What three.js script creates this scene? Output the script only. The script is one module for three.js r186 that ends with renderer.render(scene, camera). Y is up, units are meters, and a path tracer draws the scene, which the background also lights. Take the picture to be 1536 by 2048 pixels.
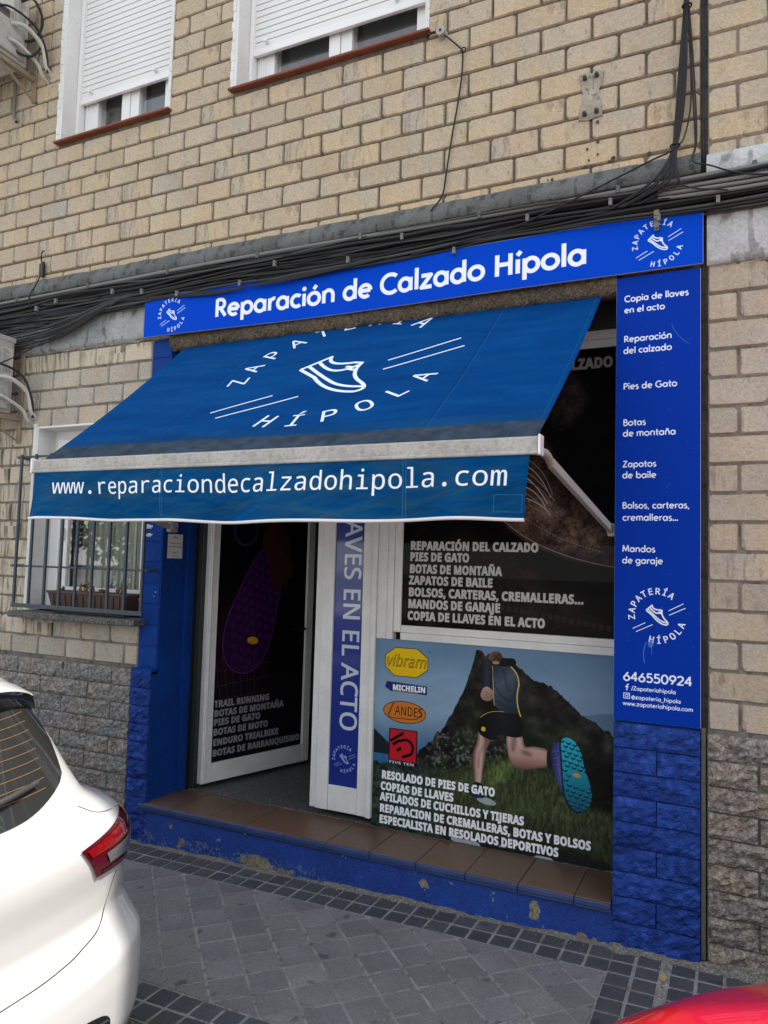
import * as THREE from 'three';
import { mergeGeometries } from 'three/addons/utils/BufferGeometryUtils.js';
import { RoundedBoxGeometry } from 'three/addons/geometries/RoundedBoxGeometry.js';

// ------------------------------------------------------------------ camera, sky, sun, exposure
const scene = new THREE.Scene();
const camera = new THREE.PerspectiveCamera(68.64, 0.75, 0.05, 400);
camera.position.set(0, 1.5713, 3.4327);
camera.rotation.set(THREE.MathUtils.degToRad(3.853), THREE.MathUtils.degToRad(25.622), THREE.MathUtils.degToRad(1.623), 'YXZ');
const renderer = new THREE.WebGLRenderer({ antialias: true });
renderer.setSize(768, 1024);
renderer.toneMapping = THREE.LinearToneMapping;
renderer.toneMappingExposure = 1.88;
renderer.shadowMap.enabled = true;

const SUN = new THREE.Vector3(0.46, 0.88, -0.123).normalize();
{
  const W = 512, H = 256, d = new Float32Array(W * H * 4);
  for (let j = 0; j < H; j++) for (let i = 0; i < W; i++) {
    const el = ((j + 0.5) / H - 0.5) * Math.PI, az = ((i + 0.5) / W - 0.5) * 2 * Math.PI;
    const dir = new THREE.Vector3(Math.cos(el) * Math.cos(az), Math.sin(el), Math.cos(el) * Math.sin(az));
    const up = Math.max(0, dir.y), k = Math.pow(1 - up, 2.2);
    const g = Math.pow(Math.max(0, dir.dot(SUN)), 6) * 0.35;      // aureole of the hazy air round the sun
    const o = (j * W + i) * 4, s = 0.98;
    d[o] = (0.60 + 0.36 * k + g) * s; d[o + 1] = (0.67 + 0.28 * k + g * 0.95) * s; d[o + 2] = (0.80 + 0.12 * k + g * 0.85) * s; d[o + 3] = 1;
  }
  const sky = new THREE.DataTexture(d, W, H, THREE.RGBAFormat, THREE.FloatType);
  sky.mapping = THREE.EquirectangularReflectionMapping;
  sky.magFilter = THREE.LinearFilter; sky.minFilter = THREE.LinearFilter; sky.needsUpdate = true;
  scene.background = sky; scene.environment = sky;
}
const sun = new THREE.DirectionalLight(new THREE.Color(1.0, 0.95, 0.86), 2.8);
sun.position.copy(SUN).multiplyScalar(40); sun.target.position.set(-1, 0, 1);
sun.castShadow = true; sun.shadow.mapSize.set(4096, 4096);
Object.assign(sun.shadow.camera, { left: -16, right: 16, top: 16, bottom: -16, near: 1, far: 90 });
scene.add(sun, sun.target);

// ------------------------------------------------------------------ helpers
let seed = 7;
const rnd = () => { seed = (seed + 0x6D2B79F5) | 0; let t = Math.imul(seed ^ (seed >>> 15), 1 | seed); t = (t + Math.imul(t ^ (t >>> 7), 61 | t)) ^ t; return ((t ^ (t >>> 14)) >>> 0) / 4294967296; };
const R = (a, b) => a + (b - a) * rnd();
const pick = (a) => a[Math.floor(rnd() * a.length)];
const V = (x, y, z) => new THREE.Vector3(x, y, z);
const clamp = (x, a = 0, b = 1) => Math.min(b, Math.max(a, x));
const sstep = (a, b, x) => { const t = clamp((x - a) / (b - a)); return t * t * (3 - 2 * t); };
const lerp = (a, b, t) => a + (b - a) * t;
const taken = new Map();
function numbered(name) { const n = taken.get(name) || 0; taken.set(name, n + 1); return n ? name + '_' + String(n).padStart(3, '0') : name; }
function sh(m) { m.castShadow = true; m.receiveShadow = true; return m; }
function mesh(name, geo, mat, parent) {
  const m = sh(new THREE.Mesh(Array.isArray(geo) ? merge(geo) : geo, mat));
  m.name = parent ? name : numbered(name);
  (parent || scene).add(m); return m;
}
function tag(o, label, category, group, kind) {
  if (label) o.userData.label = label;
  if (category) o.userData.category = category;
  if (group) o.userData.group = group;
  if (kind) o.userData.kind = kind;
  return o;
}
function thing(name, label, category, [x, y, z] = [0, 0, 0], group) {
  const g = new THREE.Group(); g.name = numbered(name); g.position.set(x, y, z); scene.add(g);
  return tag(g, label, category, group);
}
function merge(list) {
  const L = list.map((g) => { const n = g.index ? g.toNonIndexed() : g; for (const k of Object.keys(n.attributes)) if (!['position', 'normal', 'uv'].includes(k)) n.deleteAttribute(k); return n; });
  return mergeGeometries(L, false);
}
// box from corner to corner with uv in metres
function bx(x0, x1, y0, y1, z0, z1) {
  const g = new THREE.BoxGeometry(x1 - x0, y1 - y0, z1 - z0); g.translate((x0 + x1) / 2, (y0 + y1) / 2, (z0 + z1) / 2);
  return boxUV(g);
}
function rb(x0, x1, y0, y1, z0, z1, r = 0.004, s = 1) {
  const g = new RoundedBoxGeometry(x1 - x0, y1 - y0, z1 - z0, s, r); g.translate((x0 + x1) / 2, (y0 + y1) / 2, (z0 + z1) / 2);
  return boxUV(g);
}
function boxUV(g) {
  const p = g.attributes.position, n = g.attributes.normal, uv = g.attributes.uv;
  for (let i = 0; i < p.count; i++) {
    const ax = Math.abs(n.getX(i)), ay = Math.abs(n.getY(i)), az = Math.abs(n.getZ(i));
    if (ax > ay && ax > az) uv.setXY(i, p.getZ(i), p.getY(i)); else if (ay > az) uv.setXY(i, p.getX(i), p.getZ(i)); else uv.setXY(i, p.getX(i), p.getY(i));
  }
  return g;
}
function tube(pts, r, seg = 24, rad = 6, tension = 0.5) { return new THREE.TubeGeometry(new THREE.CatmullRomCurve3(pts.map((p) => (p.isVector3 ? p : V(...p))), false, 'catmullrom', tension), seg, r, rad, false); }
function bar(a, b, r, rad = 8) {
  const A = V(...a), B = V(...b), d = B.clone().sub(A), g = new THREE.CylinderGeometry(r, r, d.length(), rad);
  g.applyQuaternion(new THREE.Quaternion().setFromUnitVectors(V(0, 1, 0), d.clone().normalize())); g.translate((A.x + B.x) / 2, (A.y + B.y) / 2, (A.z + B.z) / 2); return g;
}
// square bar between two points (side s), for grilles and arms
function sqbar(a, b, sx, sy, up = [0, 1, 0]) {
  const A = V(...a), B = V(...b), d = B.clone().sub(A), L = d.length(); d.normalize();
  let u = V(...up); if (Math.abs(u.dot(d)) > 0.95) u = V(1, 0, 0);
  const x = u.clone().cross(d).normalize(), y = d.clone().cross(x);
  const g = new RoundedBoxGeometry(sx, sy, L, 1, Math.min(sx, sy) * 0.18);
  g.applyMatrix4(new THREE.Matrix4().makeBasis(x, y, d)); g.translate((A.x + B.x) / 2, (A.y + B.y) / 2, (A.z + B.z) / 2); return g;
}
// ------------------------------------------------------------------ noise and textures
function hash(x, y, s) { let h = Math.imul(x, 374761393) + Math.imul(y, 668265263) + Math.imul(s, 1274126177); h = Math.imul(h ^ (h >>> 13), 1274126177); return ((h ^ (h >>> 16)) >>> 0) / 4294967296; }
function vnoise(x, y, per, s) {
  const xi = Math.floor(x), yi = Math.floor(y), fx = x - xi, fy = y - yi, u = fx * fx * (3 - 2 * fx), v = fy * fy * (3 - 2 * fy);
  const m = (a) => ((a % per) + per) % per, a = hash(m(xi), m(yi), s), b = hash(m(xi + 1), m(yi), s), c = hash(m(xi), m(yi + 1), s), d = hash(m(xi + 1), m(yi + 1), s);
  return a + (b - a) * u + (c - a) * v + (a - b - c + d) * u * v;
}
function fbm(x, y, per, oct, s) { let t = 0, a = 0.5, n = 0; for (let o = 0; o < oct; o++) { t += a * vnoise(x * per, y * per, per, s + o * 17); n += a; a *= 0.5; per *= 2; } return t / n; }
function dataTex(size, fn, srgb) {
  const d = new Uint8Array(size * size * 4);
  for (let j = 0; j < size; j++) for (let i = 0; i < size; i++) {
    const c = fn(i / size, j / size), o = (j * size + i) * 4;
    if (typeof c === 'number') d[o] = d[o + 1] = d[o + 2] = clamp(c) * 255; else { d[o] = clamp(c[0]) * 255; d[o + 1] = clamp(c[1]) * 255; d[o + 2] = clamp(c[2]) * 255; }
    d[o + 3] = 255;
  }
  const t = new THREE.DataTexture(d, size, size, THREE.RGBAFormat);
  t.wrapS = t.wrapT = THREE.RepeatWrapping; t.magFilter = THREE.LinearFilter; t.minFilter = THREE.LinearMipmapLinearFilter; t.generateMipmaps = true;
  if (srgb) t.colorSpace = THREE.SRGBColorSpace; t.needsUpdate = true; return t;
}
function rep(t, x, y = x) { const c = t.clone(); c.repeat.set(x, y); c.needsUpdate = true; return c; }
function canvas(w, h) { const c = document.createElement('canvas'); c.width = w; c.height = h; return [c, c.getContext('2d')]; }
function canvasTex(c) { const t = new THREE.CanvasTexture(c); t.colorSpace = THREE.SRGBColorSpace; t.anisotropy = 8; t.magFilter = THREE.LinearFilter; return t; }
const T = {};
// sandy brick: fine grain, dark pits and drip stains; one tile is 1 m
T.brick = dataTex(1024, (u, v) => {
  const g = fbm(u, v, 128, 3, 3), big = fbm(u, v, 5, 4, 11), pit = vnoise(u * 220, v * 120, 4096, 5), drip = fbm(u * 1, v * 0.25, 48, 3, 21), patch = fbm(u, v, 9, 4, 31);
  let c = 0.87 + 0.17 * (g - 0.5) + 0.12 * (big - 0.5);
  if (pit > 0.92) c -= (pit - 0.92) * 5.0 * sstep(0.36, 0.62, patch);
  c -= 0.13 * sstep(0.58, 0.76, drip) * sstep(0.46, 0.70, patch);
  const chip = vnoise(u * 60, v * 44, 4096, 15); if (chip > 0.965) c -= 0.22 * sstep(0.4, 0.6, g);
  const warm = (fbm(u, v, 7, 3, 77) - 0.5) * 0.10;
  return [c + warm * 0.6, c, c - warm];
}, true);
T.drip = dataTex(1024, (u, v) => {
  const g = fbm(u, v, 128, 3, 3), d = vnoise(u * 70 + 3 * fbm(u, v, 6, 2, 19), v * 5, 4096, 23), e = vnoise(u * 34, v * 3, 4096, 29), pt = fbm(u, v, 8, 3, 33);
  let c = 0.93 + 0.14 * (g - 0.5); const k = sstep(0.55, 0.82, d) * 0.30 + sstep(0.6, 0.85, e) * 0.22; c -= k * sstep(0.3, 0.6, pt);
  return [c, c * 0.985, c * (0.97 - 0.08 * k)];
}, true);
T.grain = dataTex(512, (u, v) => 0.5 * fbm(u, v, 64, 4, 40) + 0.35 * fbm(u, v, 14, 4, 41) + 0.3 * (vnoise(u * 170, v * 170, 170, 9) > 0.9 ? -0.6 : 0.3));
T.rough = dataTex(512, (u, v) => { const a = Math.abs(fbm(u, v, 10, 5, 61) - 0.5) * 2, b = Math.abs(fbm(u, v, 26, 4, 62) - 0.5) * 2; return 1 - 0.75 * a - 0.6 * b; });
T.roughCol = dataTex(512, (u, v) => {
  const a = fbm(u, v, 40, 3, 71), b = fbm(u, v, 90, 2, 72), f = vnoise(u * 200, v * 200, 200, 73);
  let c = 0.74 + 0.42 * (a - 0.5) + 0.36 * (b - 0.5); if (f > 0.92) c += 0.14; if (f < 0.08) c -= 0.22;
  const w = (fbm(u, v, 6, 3, 75) - 0.45) * 0.14; return [c + w, c + w * 0.5, c];
}, true);
T.granite = dataTex(512, (u, v) => { const f = vnoise(u * 150, v * 150, 150, 81), h = vnoise(u * 90, v * 90, 90, 82); let c = 0.52 + 0.2 * (h - 0.5); if (f < 0.33) c -= 0.26; if (f > 0.74) c += 0.2; return [c, c, c * 0.985]; }, true);
T.concrete = dataTex(1024, (u, v) => { const a = fbm(u, v, 6, 5, 91), b = fbm(u, v, 120, 2, 92), s = fbm(u, v * 0.4, 30, 3, 93); let c = 0.78 + 0.30 * (a - 0.5) + 0.14 * (b - 0.5) - 0.18 * sstep(0.58, 0.75, s); return [c, c, c * 0.99]; }, true);
T.slab = dataTex(1024, (u, v) => {
  const a = fbm(u, v, 5, 5, 101), b = fbm(u, v, 200, 2, 102), spot = fbm(u, v, 13, 2, 103), gum = vnoise(u * 15, v * 15, 15, 104), w = vnoise(u * 300, v * 300, 300, 105);
  let c = 0.80 + 0.20 * (a - 0.5) + 0.20 * (b - 0.5) - 0.20 * sstep(0.84, 0.90, gum) * sstep(0.4, 0.6, spot); if (w > 0.975) c += 0.22;
  return [c, c, c];
}, true);
T.fine = dataTex(512, (u, v) => 0.6 * fbm(u, v, 100, 2, 111) + 0.4 * fbm(u, v, 20, 4, 112));
T.metal = dataTex(512, (u, v) => { const a = fbm(u, v, 6, 5, 121), b = fbm(u * 0.3, v, 80, 2, 122), s = fbm(u, v, 24, 3, 123); let c = 0.86 + 0.12 * (a - 0.5) + 0.10 * (b - 0.5) - 0.07 * sstep(0.6, 0.72, s); return [c, c * 0.995, c * 0.985]; }, true);
T.worn = dataTex(512, (u, v) => { const a = fbm(u, v, 8, 5, 141), b = fbm(u * 0.4, v, 90, 3, 142), s = fbm(u, v, 30, 3, 143); let c = 0.84 + 0.14 * (a - 0.5) + 0.16 * (b - 0.5) - 0.07 * sstep(0.5, 0.75, s); return [c, c * 0.99, c * 0.965]; }, true);
T.bluePaint = dataTex(512, (u, v) => { const a = fbm(u, v, 5, 5, 131), b = fbm(u, v, 60, 3, 132), f = vnoise(u * 90, v * 90, 90, 133) * fbm(u, v, 12, 3, 134); const c = 0.86 + 0.20 * (a - 0.5) + 0.12 * (b - 0.5); return f > 0.64 ? [0.95, 0.95, 0.95] : [c, c, c]; }, true);
T.fineCol = dataTex(512, (u, v) => { const c = 0.93 + 0.10 * (fbm(u, v, 9, 5, 151) - 0.5) + 0.05 * (fbm(u, v, 100, 2, 152) - 0.5); return [c, c, c * 0.99]; }, true);
T.blueRough = dataTex(512, (u, v) => { const a = fbm(u, v, 34, 4, 161), b = fbm(u, v, 7, 4, 162), d = fbm(u, v, 90, 2, 163); let c = 0.72 + 0.30 * (a - 0.5) + 0.22 * (b - 0.5); const k = sstep(0.54, 0.68, a) * sstep(0.42, 0.6, b) * 0.12 + 0.05 * d; return [c * 0.75 + k * 0.9, c * 0.9 + k * 0.55, c + k * 0.25]; }, true);
T.weave = dataTex(512, (u, v) => 0.5 + 0.2 * Math.sin(u * 2 * Math.PI * 128) + 0.2 * Math.sin(v * 2 * Math.PI * 128));
const lin = (r, g, b) => new THREE.Color().setRGB(r, g, b);
const hex = (h) => new THREE.Color(h);
function mat(color, roughness = 0.8, extra = {}) { return new THREE.MeshStandardMaterial({ color, roughness, ...extra }); }
function phys(color, roughness = 0.5, extra = {}) { return new THREE.MeshPhysicalMaterial({ color, roughness, ...extra }); }

// ------------------------------------------------------------------ lettering (round monoline strokes)
const G = {
  a: [.55, 'E .26 .24 .19 .2 0 360', 'M .45 .46 L .45 .02'], b: [.56, 'M .1 .73 L .1 .02', 'E .3 .24 .19 .2 0 360'], c: [.45, 'E .27 .24 .2 .2 48 312'],
  d: [.56, 'E .26 .24 .19 .2 0 360', 'M .46 .73 L .46 .02'], e: [.53, 'M .08 .25 L .46 .25', 'E .27 .24 .195 .2 4 312'], g: [.55, 'E .25 .24 .19 .2 0 360', 'M .45 .46 L .45 -.04 E .26 -.04 .19 .14 0 -145'],
  h: [.54, 'M .1 .73 L .1 .02', 'E .27 .28 .17 .18 180 0 L .44 .02'], i: [.2, 'M .1 .46 L .1 .02', 'D .1 .63'], 'í': [.2, 'M .1 .46 L .1 .02', 'M .08 .58 L .19 .70'], j: [.2, 'M .1 .46 L .1 -.06 E .0 -.06 .1 .11 0 -90', 'D .1 .63'],
  l: [.2, 'M .1 .73 L .1 .02'], m: [.75, 'M .1 .46 L .1 .02', 'E .24 .29 .14 .17 180 0 L .38 .02', 'E .52 .29 .14 .17 180 0 L .66 .02'], n: [.54, 'M .1 .46 L .1 .02', 'E .27 .28 .17 .18 180 0 L .44 .02'],
  'ñ': [.54, 'M .1 .46 L .1 .02', 'E .27 .28 .17 .18 180 0 L .44 .02', 'M .14 .57 L .23 .63 L .31 .58 L .4 .64'], o: [.56, 'E .28 .24 .21 .2 0 360'], 'ó': [.56, 'E .28 .24 .21 .2 0 360', 'M .26 .57 L .37 .70'],
  p: [.56, 'M .1 .46 L .1 -.2', 'E .3 .24 .19 .2 0 360'], r: [.35, 'M .1 .46 L .1 .02', 'E .28 .24 .18 .2 180 78'], s: [.38, 'E .2 .345 .12 .10 45 262', 'E .18 .135 .13 .11 85 -140'],
  t: [.33, 'M .15 .63 L .15 .14 E .26 .14 .11 .11 180 275', 'M .03 .44 L .3 .44'], u: [.54, 'M .1 .46 L .1 .2 E .27 .2 .17 .17 180 360 L .44 .46', 'M .44 .2 L .44 .02'], v: [.46, 'M .05 .46 L .23 .04 L .41 .46'],
  w: [.66, 'M .05 .46 L .19 .04 L .33 .43 L .47 .04 L .61 .46'], z: [.45, 'M .06 .43 L .38 .43 L .07 .05 L .41 .05'],
  B: [.5, 'M .1 .68 L .1 .03', 'M .1 .66 L .25 .66 E .25 .52 .14 .14 90 -90 L .1 .38', 'M .25 .38 E .27 .21 .17 .175 90 -90 L .1 .035'], C: [.63, 'E .38 .35 .31 .31 48 312'], G: [.72, 'E .38 .35 .31 .31 50 350 L .44 .33'],
  H: [.62, 'M .1 .69 L .1 .02', 'M .5 .69 L .5 .02', 'M .1 .37 L .5 .37'], M: [.76, 'M .08 .02 L .14 .67 L .37 .12 L .6 .67 L .67 .02'], P: [.48, 'M .1 .68 L .1 .02', 'M .1 .65 L .26 .65 E .26 .49 .15 .16 90 -90 L .1 .33'],
  R: [.53, 'M .1 .68 L .1 .02', 'M .1 .65 L .26 .65 E .26 .49 .15 .16 90 -90 L .1 .33', 'M .24 .33 L .46 .03'], Z: [.54, 'M .07 .65 L .45 .65 L .07 .05 L .48 .05'],
  0: [.52, 'E .26 .34 .19 .31 0 360'], 2: [.48, 'E .23 .48 .17 .17 160 -25 L .07 .05 L .43 .05'], 4: [.5, 'M .34 .02 L .34 .66 L .05 .22 L .46 .22'], 5: [.48, 'M .4 .65 L .14 .65 L .12 .4 E .23 .225 .19 .19 125 -145'],
  6: [.5, 'M .34 .66 L .11 .31', 'E .25 .22 .18 .185 0 360'], 9: [.5, 'E .25 .46 .18 .185 0 360', 'M .40 .39 L .17 .02'],
  ',': [.2, 'M .11 .06 L .06 -.1'], '.': [.19, 'D .09 .06'], '/': [.3, 'M .04 -.08 L .26 .72'], '_': [.46, 'M .0 -.1 L .45 -.1'], '@': [.68, 'E .33 .25 .12 .13 0 360', 'E .34 .25 .28 .3 -40 300', 'M .46 .38 L .46 .2'], ' ': [.26],
};
function strokeWidth(s) { let w = 0; for (const ch of s) w += (G[ch] || G.o)[0]; return w; }
// text between x0 and x1, cap height about 0.7 * size
function strokeText(ctx, str, x0, x1, y, weight = 0.11, vs = 1) {
  const s = (x1 - x0) / strokeWidth(str); let x = 0;
  ctx.save(); ctx.translate(x0, y); ctx.scale(s, s * vs); ctx.lineWidth = weight; ctx.lineCap = 'butt'; ctx.lineJoin = 'round';
  for (const ch of str) {
    const g = G[ch] || G.o;
    for (let k = 1; k < g.length; k++) {
      const t = g[k].split(' '); ctx.beginPath(); let i = 0, filled = false;
      while (i < t.length) {
        const c = t[i], n = (j) => parseFloat(t[i + j]);
        if (c === 'M') { ctx.moveTo(x + n(1), -n(2)); i += 3; } else if (c === 'L') { ctx.lineTo(x + n(1), -n(2)); i += 3; }
        else if (c === 'D') { ctx.arc(x + n(1), -n(2), weight * 0.62, 0, 7); filled = true; i += 3; }
        else { const a0 = n(5) * Math.PI / 180, a1 = n(6) * Math.PI / 180; ctx.ellipse(x + n(1), -n(2), n(3), n(4), 0, -a0, -a1, a1 > a0); i += 7; }
      }
      if (filled) { ctx.fillStyle = ctx.strokeStyle; ctx.fill(); } else ctx.stroke();
    }
    x += g[0];
  }
  ctx.restore();
}
function capsText(ctx, str, x0, x1, y, cap, fill, thick = 0.06) {     // heavy capitals fitted to a width
  ctx.save(); ctx.font = 'bold 100px sans-serif'; ctx.textBaseline = 'alphabetic';
  const w = ctx.measureText(str).width; ctx.translate(x0, y); ctx.scale((x1 - x0) / w, cap / 71.5);
  ctx.fillStyle = fill; ctx.strokeStyle = fill; ctx.lineWidth = 100 * thick; ctx.lineJoin = 'round'; ctx.strokeText(str, 0, 0); ctx.fillText(str, 0, 0); ctx.restore();
}
function drawLogo(ctx, cx, cy, r, color, lw = 0.05, fs = 0.36, bold = 4, dx = 0, dy = 0) {
  ctx.save(); ctx.translate(cx, cy); ctx.scale(r, r); ctx.strokeStyle = color; ctx.fillStyle = color; ctx.lineWidth = lw; ctx.lineJoin = 'round';
  const put = (str, a0, a1, inward) => { [...str].forEach((ch, i) => {
    const a = (a0 + (a1 - a0) * i / (str.length - 1)) * Math.PI / 180; ctx.save(); ctx.translate(Math.cos(a), -Math.sin(a));
    ctx.rotate(inward ? -a - Math.PI / 2 : Math.PI / 2 - a); ctx.scale(fs / 100, fs / 100); ctx.font = '100px monospace'; ctx.textAlign = 'center'; ctx.textBaseline = 'alphabetic';
    if (bold) { ctx.lineWidth = bold; ctx.strokeText(ch, 0, 36); } ctx.fillText(ch, 0, 36); ctx.restore(); }); };
  put('ZAPATERÍA', 186, 56, false); put('HÍPOLA', 258, 340, true);
  ctx.translate(dx, -dy);
  const ln = (a, b, c, d) => { ctx.beginPath(); ctx.moveTo(a, -b); ctx.lineTo(c, -d); ctx.stroke(); };
  ctx.lineWidth = lw * 0.55; ln(.45, .22, 1.02, .53); ln(.47, .04, 1.1, .36); ln(-.95, -.58, -.45, -.31); ln(-.82, -.70, -.16, -.37);
  ctx.lineWidth = lw;
  const P = (p) => { ctx.beginPath(); p.forEach(([x, y, a, b], i) => { if (!i) ctx.moveTo(x, -y); else if (a === undefined) ctx.lineTo(x, -y); else ctx.quadraticCurveTo(x, -y, a, -b); }); ctx.stroke(); };
  P([[-.42, .2], [-.19, .42], [-.17, .22, .12, .24], [.2, .22], [.16, .0, .34, -.17], [.5, -.32, .36, -.36], [.08, -.34, -.18, .0], [-.42, .2]]);
  P([[-.36, .26], [-.1, .0, .05, -.13], [.2, -.26, .42, -.27]]); P([[-.28, .33], [-.1, .1, .02, .1], [.12, .1, .2, .2]]); ln(.06, .17, .15, .14); ln(.1, .12, .18, .08);
  ctx.restore();
}
// ------------------------------------------------------------------ materials of the building
const MT = {};
MT.mortar = mat(lin(0.235, 0.186, 0.143), 0.95, { map: rep(T.concrete, 1.3), bumpMap: rep(T.grain, 3), bumpScale: 0.004 });
MT.mortarGrey = mat(lin(0.33, 0.30, 0.265), 0.95, { map: rep(T.concrete, 1.3), bumpMap: rep(T.grain, 3), bumpScale: 0.004 });
const brickTones = (list) => list.map((c) => mat(lin(...c), 0.92, { map: T.brick, bumpMap: rep(T.grain, 2.2), bumpScale: 0.0035 }));
MT.brick = brickTones([[.625, .508, .348], [.638, .518, .352], [.612, .50, .348], [.645, .522, .354], [.618, .508, .362], [.60, .487, .342], [.625, .512, .372], [.652, .526, .356], [.612, .495, .356]]);
MT.brickLow = brickTones([[.56, .49, .385], [.60, .52, .405], [.54, .475, .38], [.62, .54, .42], [.57, .505, .41]]);
MT.brickDrip = [[.60, .54, .43], [.56, .50, .40], [.63, .56, .44]].map((c) => mat(lin(...c), 0.92, { map: T.drip, bumpMap: rep(T.grain, 2.2), bumpScale: 0.0035 }));
MT.brickStain = [[.58, .495, .375], [.56, .48, .37], [.60, .505, .375]].map((c) => mat(lin(...c), 0.92, { map: T.brick, bumpMap: rep(T.grain, 2.2), bumpScale: 0.0035 }));
MT.brickWarm = brickTones([[.68, .53, .345], [.66, .515, .335], [.70, .545, .36]]);
MT.brickRight = brickTones([[.58, .49, .375], [.61, .51, .39], [.55, .465, .365], [.63, .53, .41]]);
MT.block = [[.445, .418, .382], [.47, .442, .402], [.42, .398, .368], [.455, .424, .384]].map((c) => mat(lin(...c), 0.95, { map: rep(T.roughCol, 1.6), bumpMap: rep(T.rough, 4.5), bumpScale: 0.006 }));
MT.blockRight = [[.49, .42, .355], [.525, .455, .385], [.45, .39, .335]].map((c) => mat(lin(...c), 0.95, { map: rep(T.roughCol, 1.6), bumpMap: rep(T.rough, 4.5), bumpScale: 0.009 }));
MT.blueBlock = phys(lin(0.060, 0.135, 0.55), 0.8, { specularIntensity: 0.4, map: rep(T.blueRough, 1.3), bumpMap: rep(T.rough, 3.6), bumpScale: 0.011 });
MT.bluePaint = phys(lin(0.005, 0.062, 0.34), 0.7, { specularIntensity: 0.3, map: rep(T.bluePaint, 0.9), bumpMap: rep(T.grain, 1.5), bumpScale: 0.002 });
MT.plaster = mat(lin(0.56, 0.575, 0.59), 0.93, { map: rep(T.concrete, 0.9), bumpMap: rep(T.rough, 1.8), bumpScale: 0.006 });
MT.plasterWhite = mat(lin(0.74, 0.745, 0.76), 0.93, { map: rep(T.concrete, 0.9), bumpMap: rep(T.rough, 1.8), bumpScale: 0.004 });
MT.ledge = mat(lin(0.21, 0.215, 0.21), 0.9, { map: rep(T.concrete, 1.4), bumpMap: rep(T.rough, 3), bumpScale: 0.005 });
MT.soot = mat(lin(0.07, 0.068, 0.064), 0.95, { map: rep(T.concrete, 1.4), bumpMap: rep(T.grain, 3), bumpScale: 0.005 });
MT.lintel = mat(lin(0.21, 0.165, 0.112), 0.95, { map: rep(T.roughCol, 2.2), bumpMap: rep(T.rough, 2.6), bumpScale: 0.014 });
MT.whitePaint = mat(lin(0.84, 0.84, 0.83), 0.75, { map: rep(T.fineCol, 0.7), bumpMap: rep(T.grain, 1.2), bumpScale: 0.003 });
MT.pvc = phys(lin(0.80, 0.80, 0.79), 0.32, { clearcoat: 0.3 });
MT.slat = mat(lin(0.74, 0.735, 0.71), 0.42);
MT.alu = mat(lin(0.88, 0.885, 0.87), 0.42, { map: rep(T.fineCol, 1.2) });
MT.dark = mat(lin(0.022, 0.022, 0.024), 0.6);
MT.black = mat(lin(0.012, 0.012, 0.013), 0.45);
MT.sill = mat(lin(0.30, 0.078, 0.034), 0.55, { map: rep(T.metal, 2) });
MT.granite = mat(lin(0.44, 0.435, 0.42), 0.8, { map: rep(T.granite, 1.6) });
MT.glass = phys(lin(0.9, 0.93, 0.93), 0.02, { transmission: 1, thickness: 0, ior: 1.9, specularIntensity: 1 });
MT.curtainDark = mat(lin(0.16, 0.165, 0.165), 0.95);
MT.room = mat(lin(0.55, 0.53, 0.50), 0.9);
MT.terracotta = [[.225, .122, .074], [.245, .13, .076], [.205, .116, .074], [.23, .134, .086]].map((c) => mat(lin(...c), 0.42, { map: rep(T.slab, 1.1), bumpMap: rep(T.fine, 3), bumpScale: 0.0008 }));
MT.terrazzo = mat(lin(0.42, 0.42, 0.40), 0.5, { map: rep(T.granite, 1.5) });

// ------------------------------------------------------------------ brick and block shapes
function brickGeo(w, h, round = 1, bev = 0.0042) {
  const c = () => (rnd() < 0.3 ? R(0.009, 0.02) : R(0.003, 0.009)) * round, j = () => R(-0.0022, 0.0022) * round, out = [];
  const W = w / 2, H = h / 2, a = [c(), c(), c(), c()];
  out.push([-W + a[0], -H], [j() * 6, -H + j()], [W - a[1], -H], [W, -H + a[1]], [W + j(), H - a[2]], [W - a[2], H], [R(0.1, 0.4) * W, H + j()], [R(-0.4, -0.1) * W, H + j()], [-W + a[3], H], [-W, H - a[3]], [-W + j(), -H + a[0]]);
  const inn = out.map(([x, y]) => [x * (1 - bev * 1.2 / W), y * (1 - bev * 1.2 / H)]), n = out.length, pos = [], uv = [], ou = R(0, 9), ov = R(0, 9);
  const zt = R(-0.002, 0.0015), tilt = R(-0.012, 0.012), tlx = R(-0.006, 0.006), z = (p) => zt + p[1] * tilt + p[0] * tlx;
  const tri = (...v) => v.forEach((p) => { pos.push(p[0], p[1], p[2]); uv.push(p[0] + ou, p[1] + ov); });
  for (let i = 0; i < n; i++) {
    const k = (i + 1) % n, A = [...out[i], -0.0105], B = [...out[k], -0.0105], C = [...inn[k], z(inn[k])], D = [...inn[i], z(inn[i])];
    tri(A, B, C); tri(A, C, D); tri([0, 0, zt], D, C);
  }
  const g = new THREE.BufferGeometry(); g.setAttribute('position', new THREE.Float32BufferAttribute(pos, 3)); g.setAttribute('uv', new THREE.Float32BufferAttribute(uv, 2)); g.computeVertexNormals(); return g;
}
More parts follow.
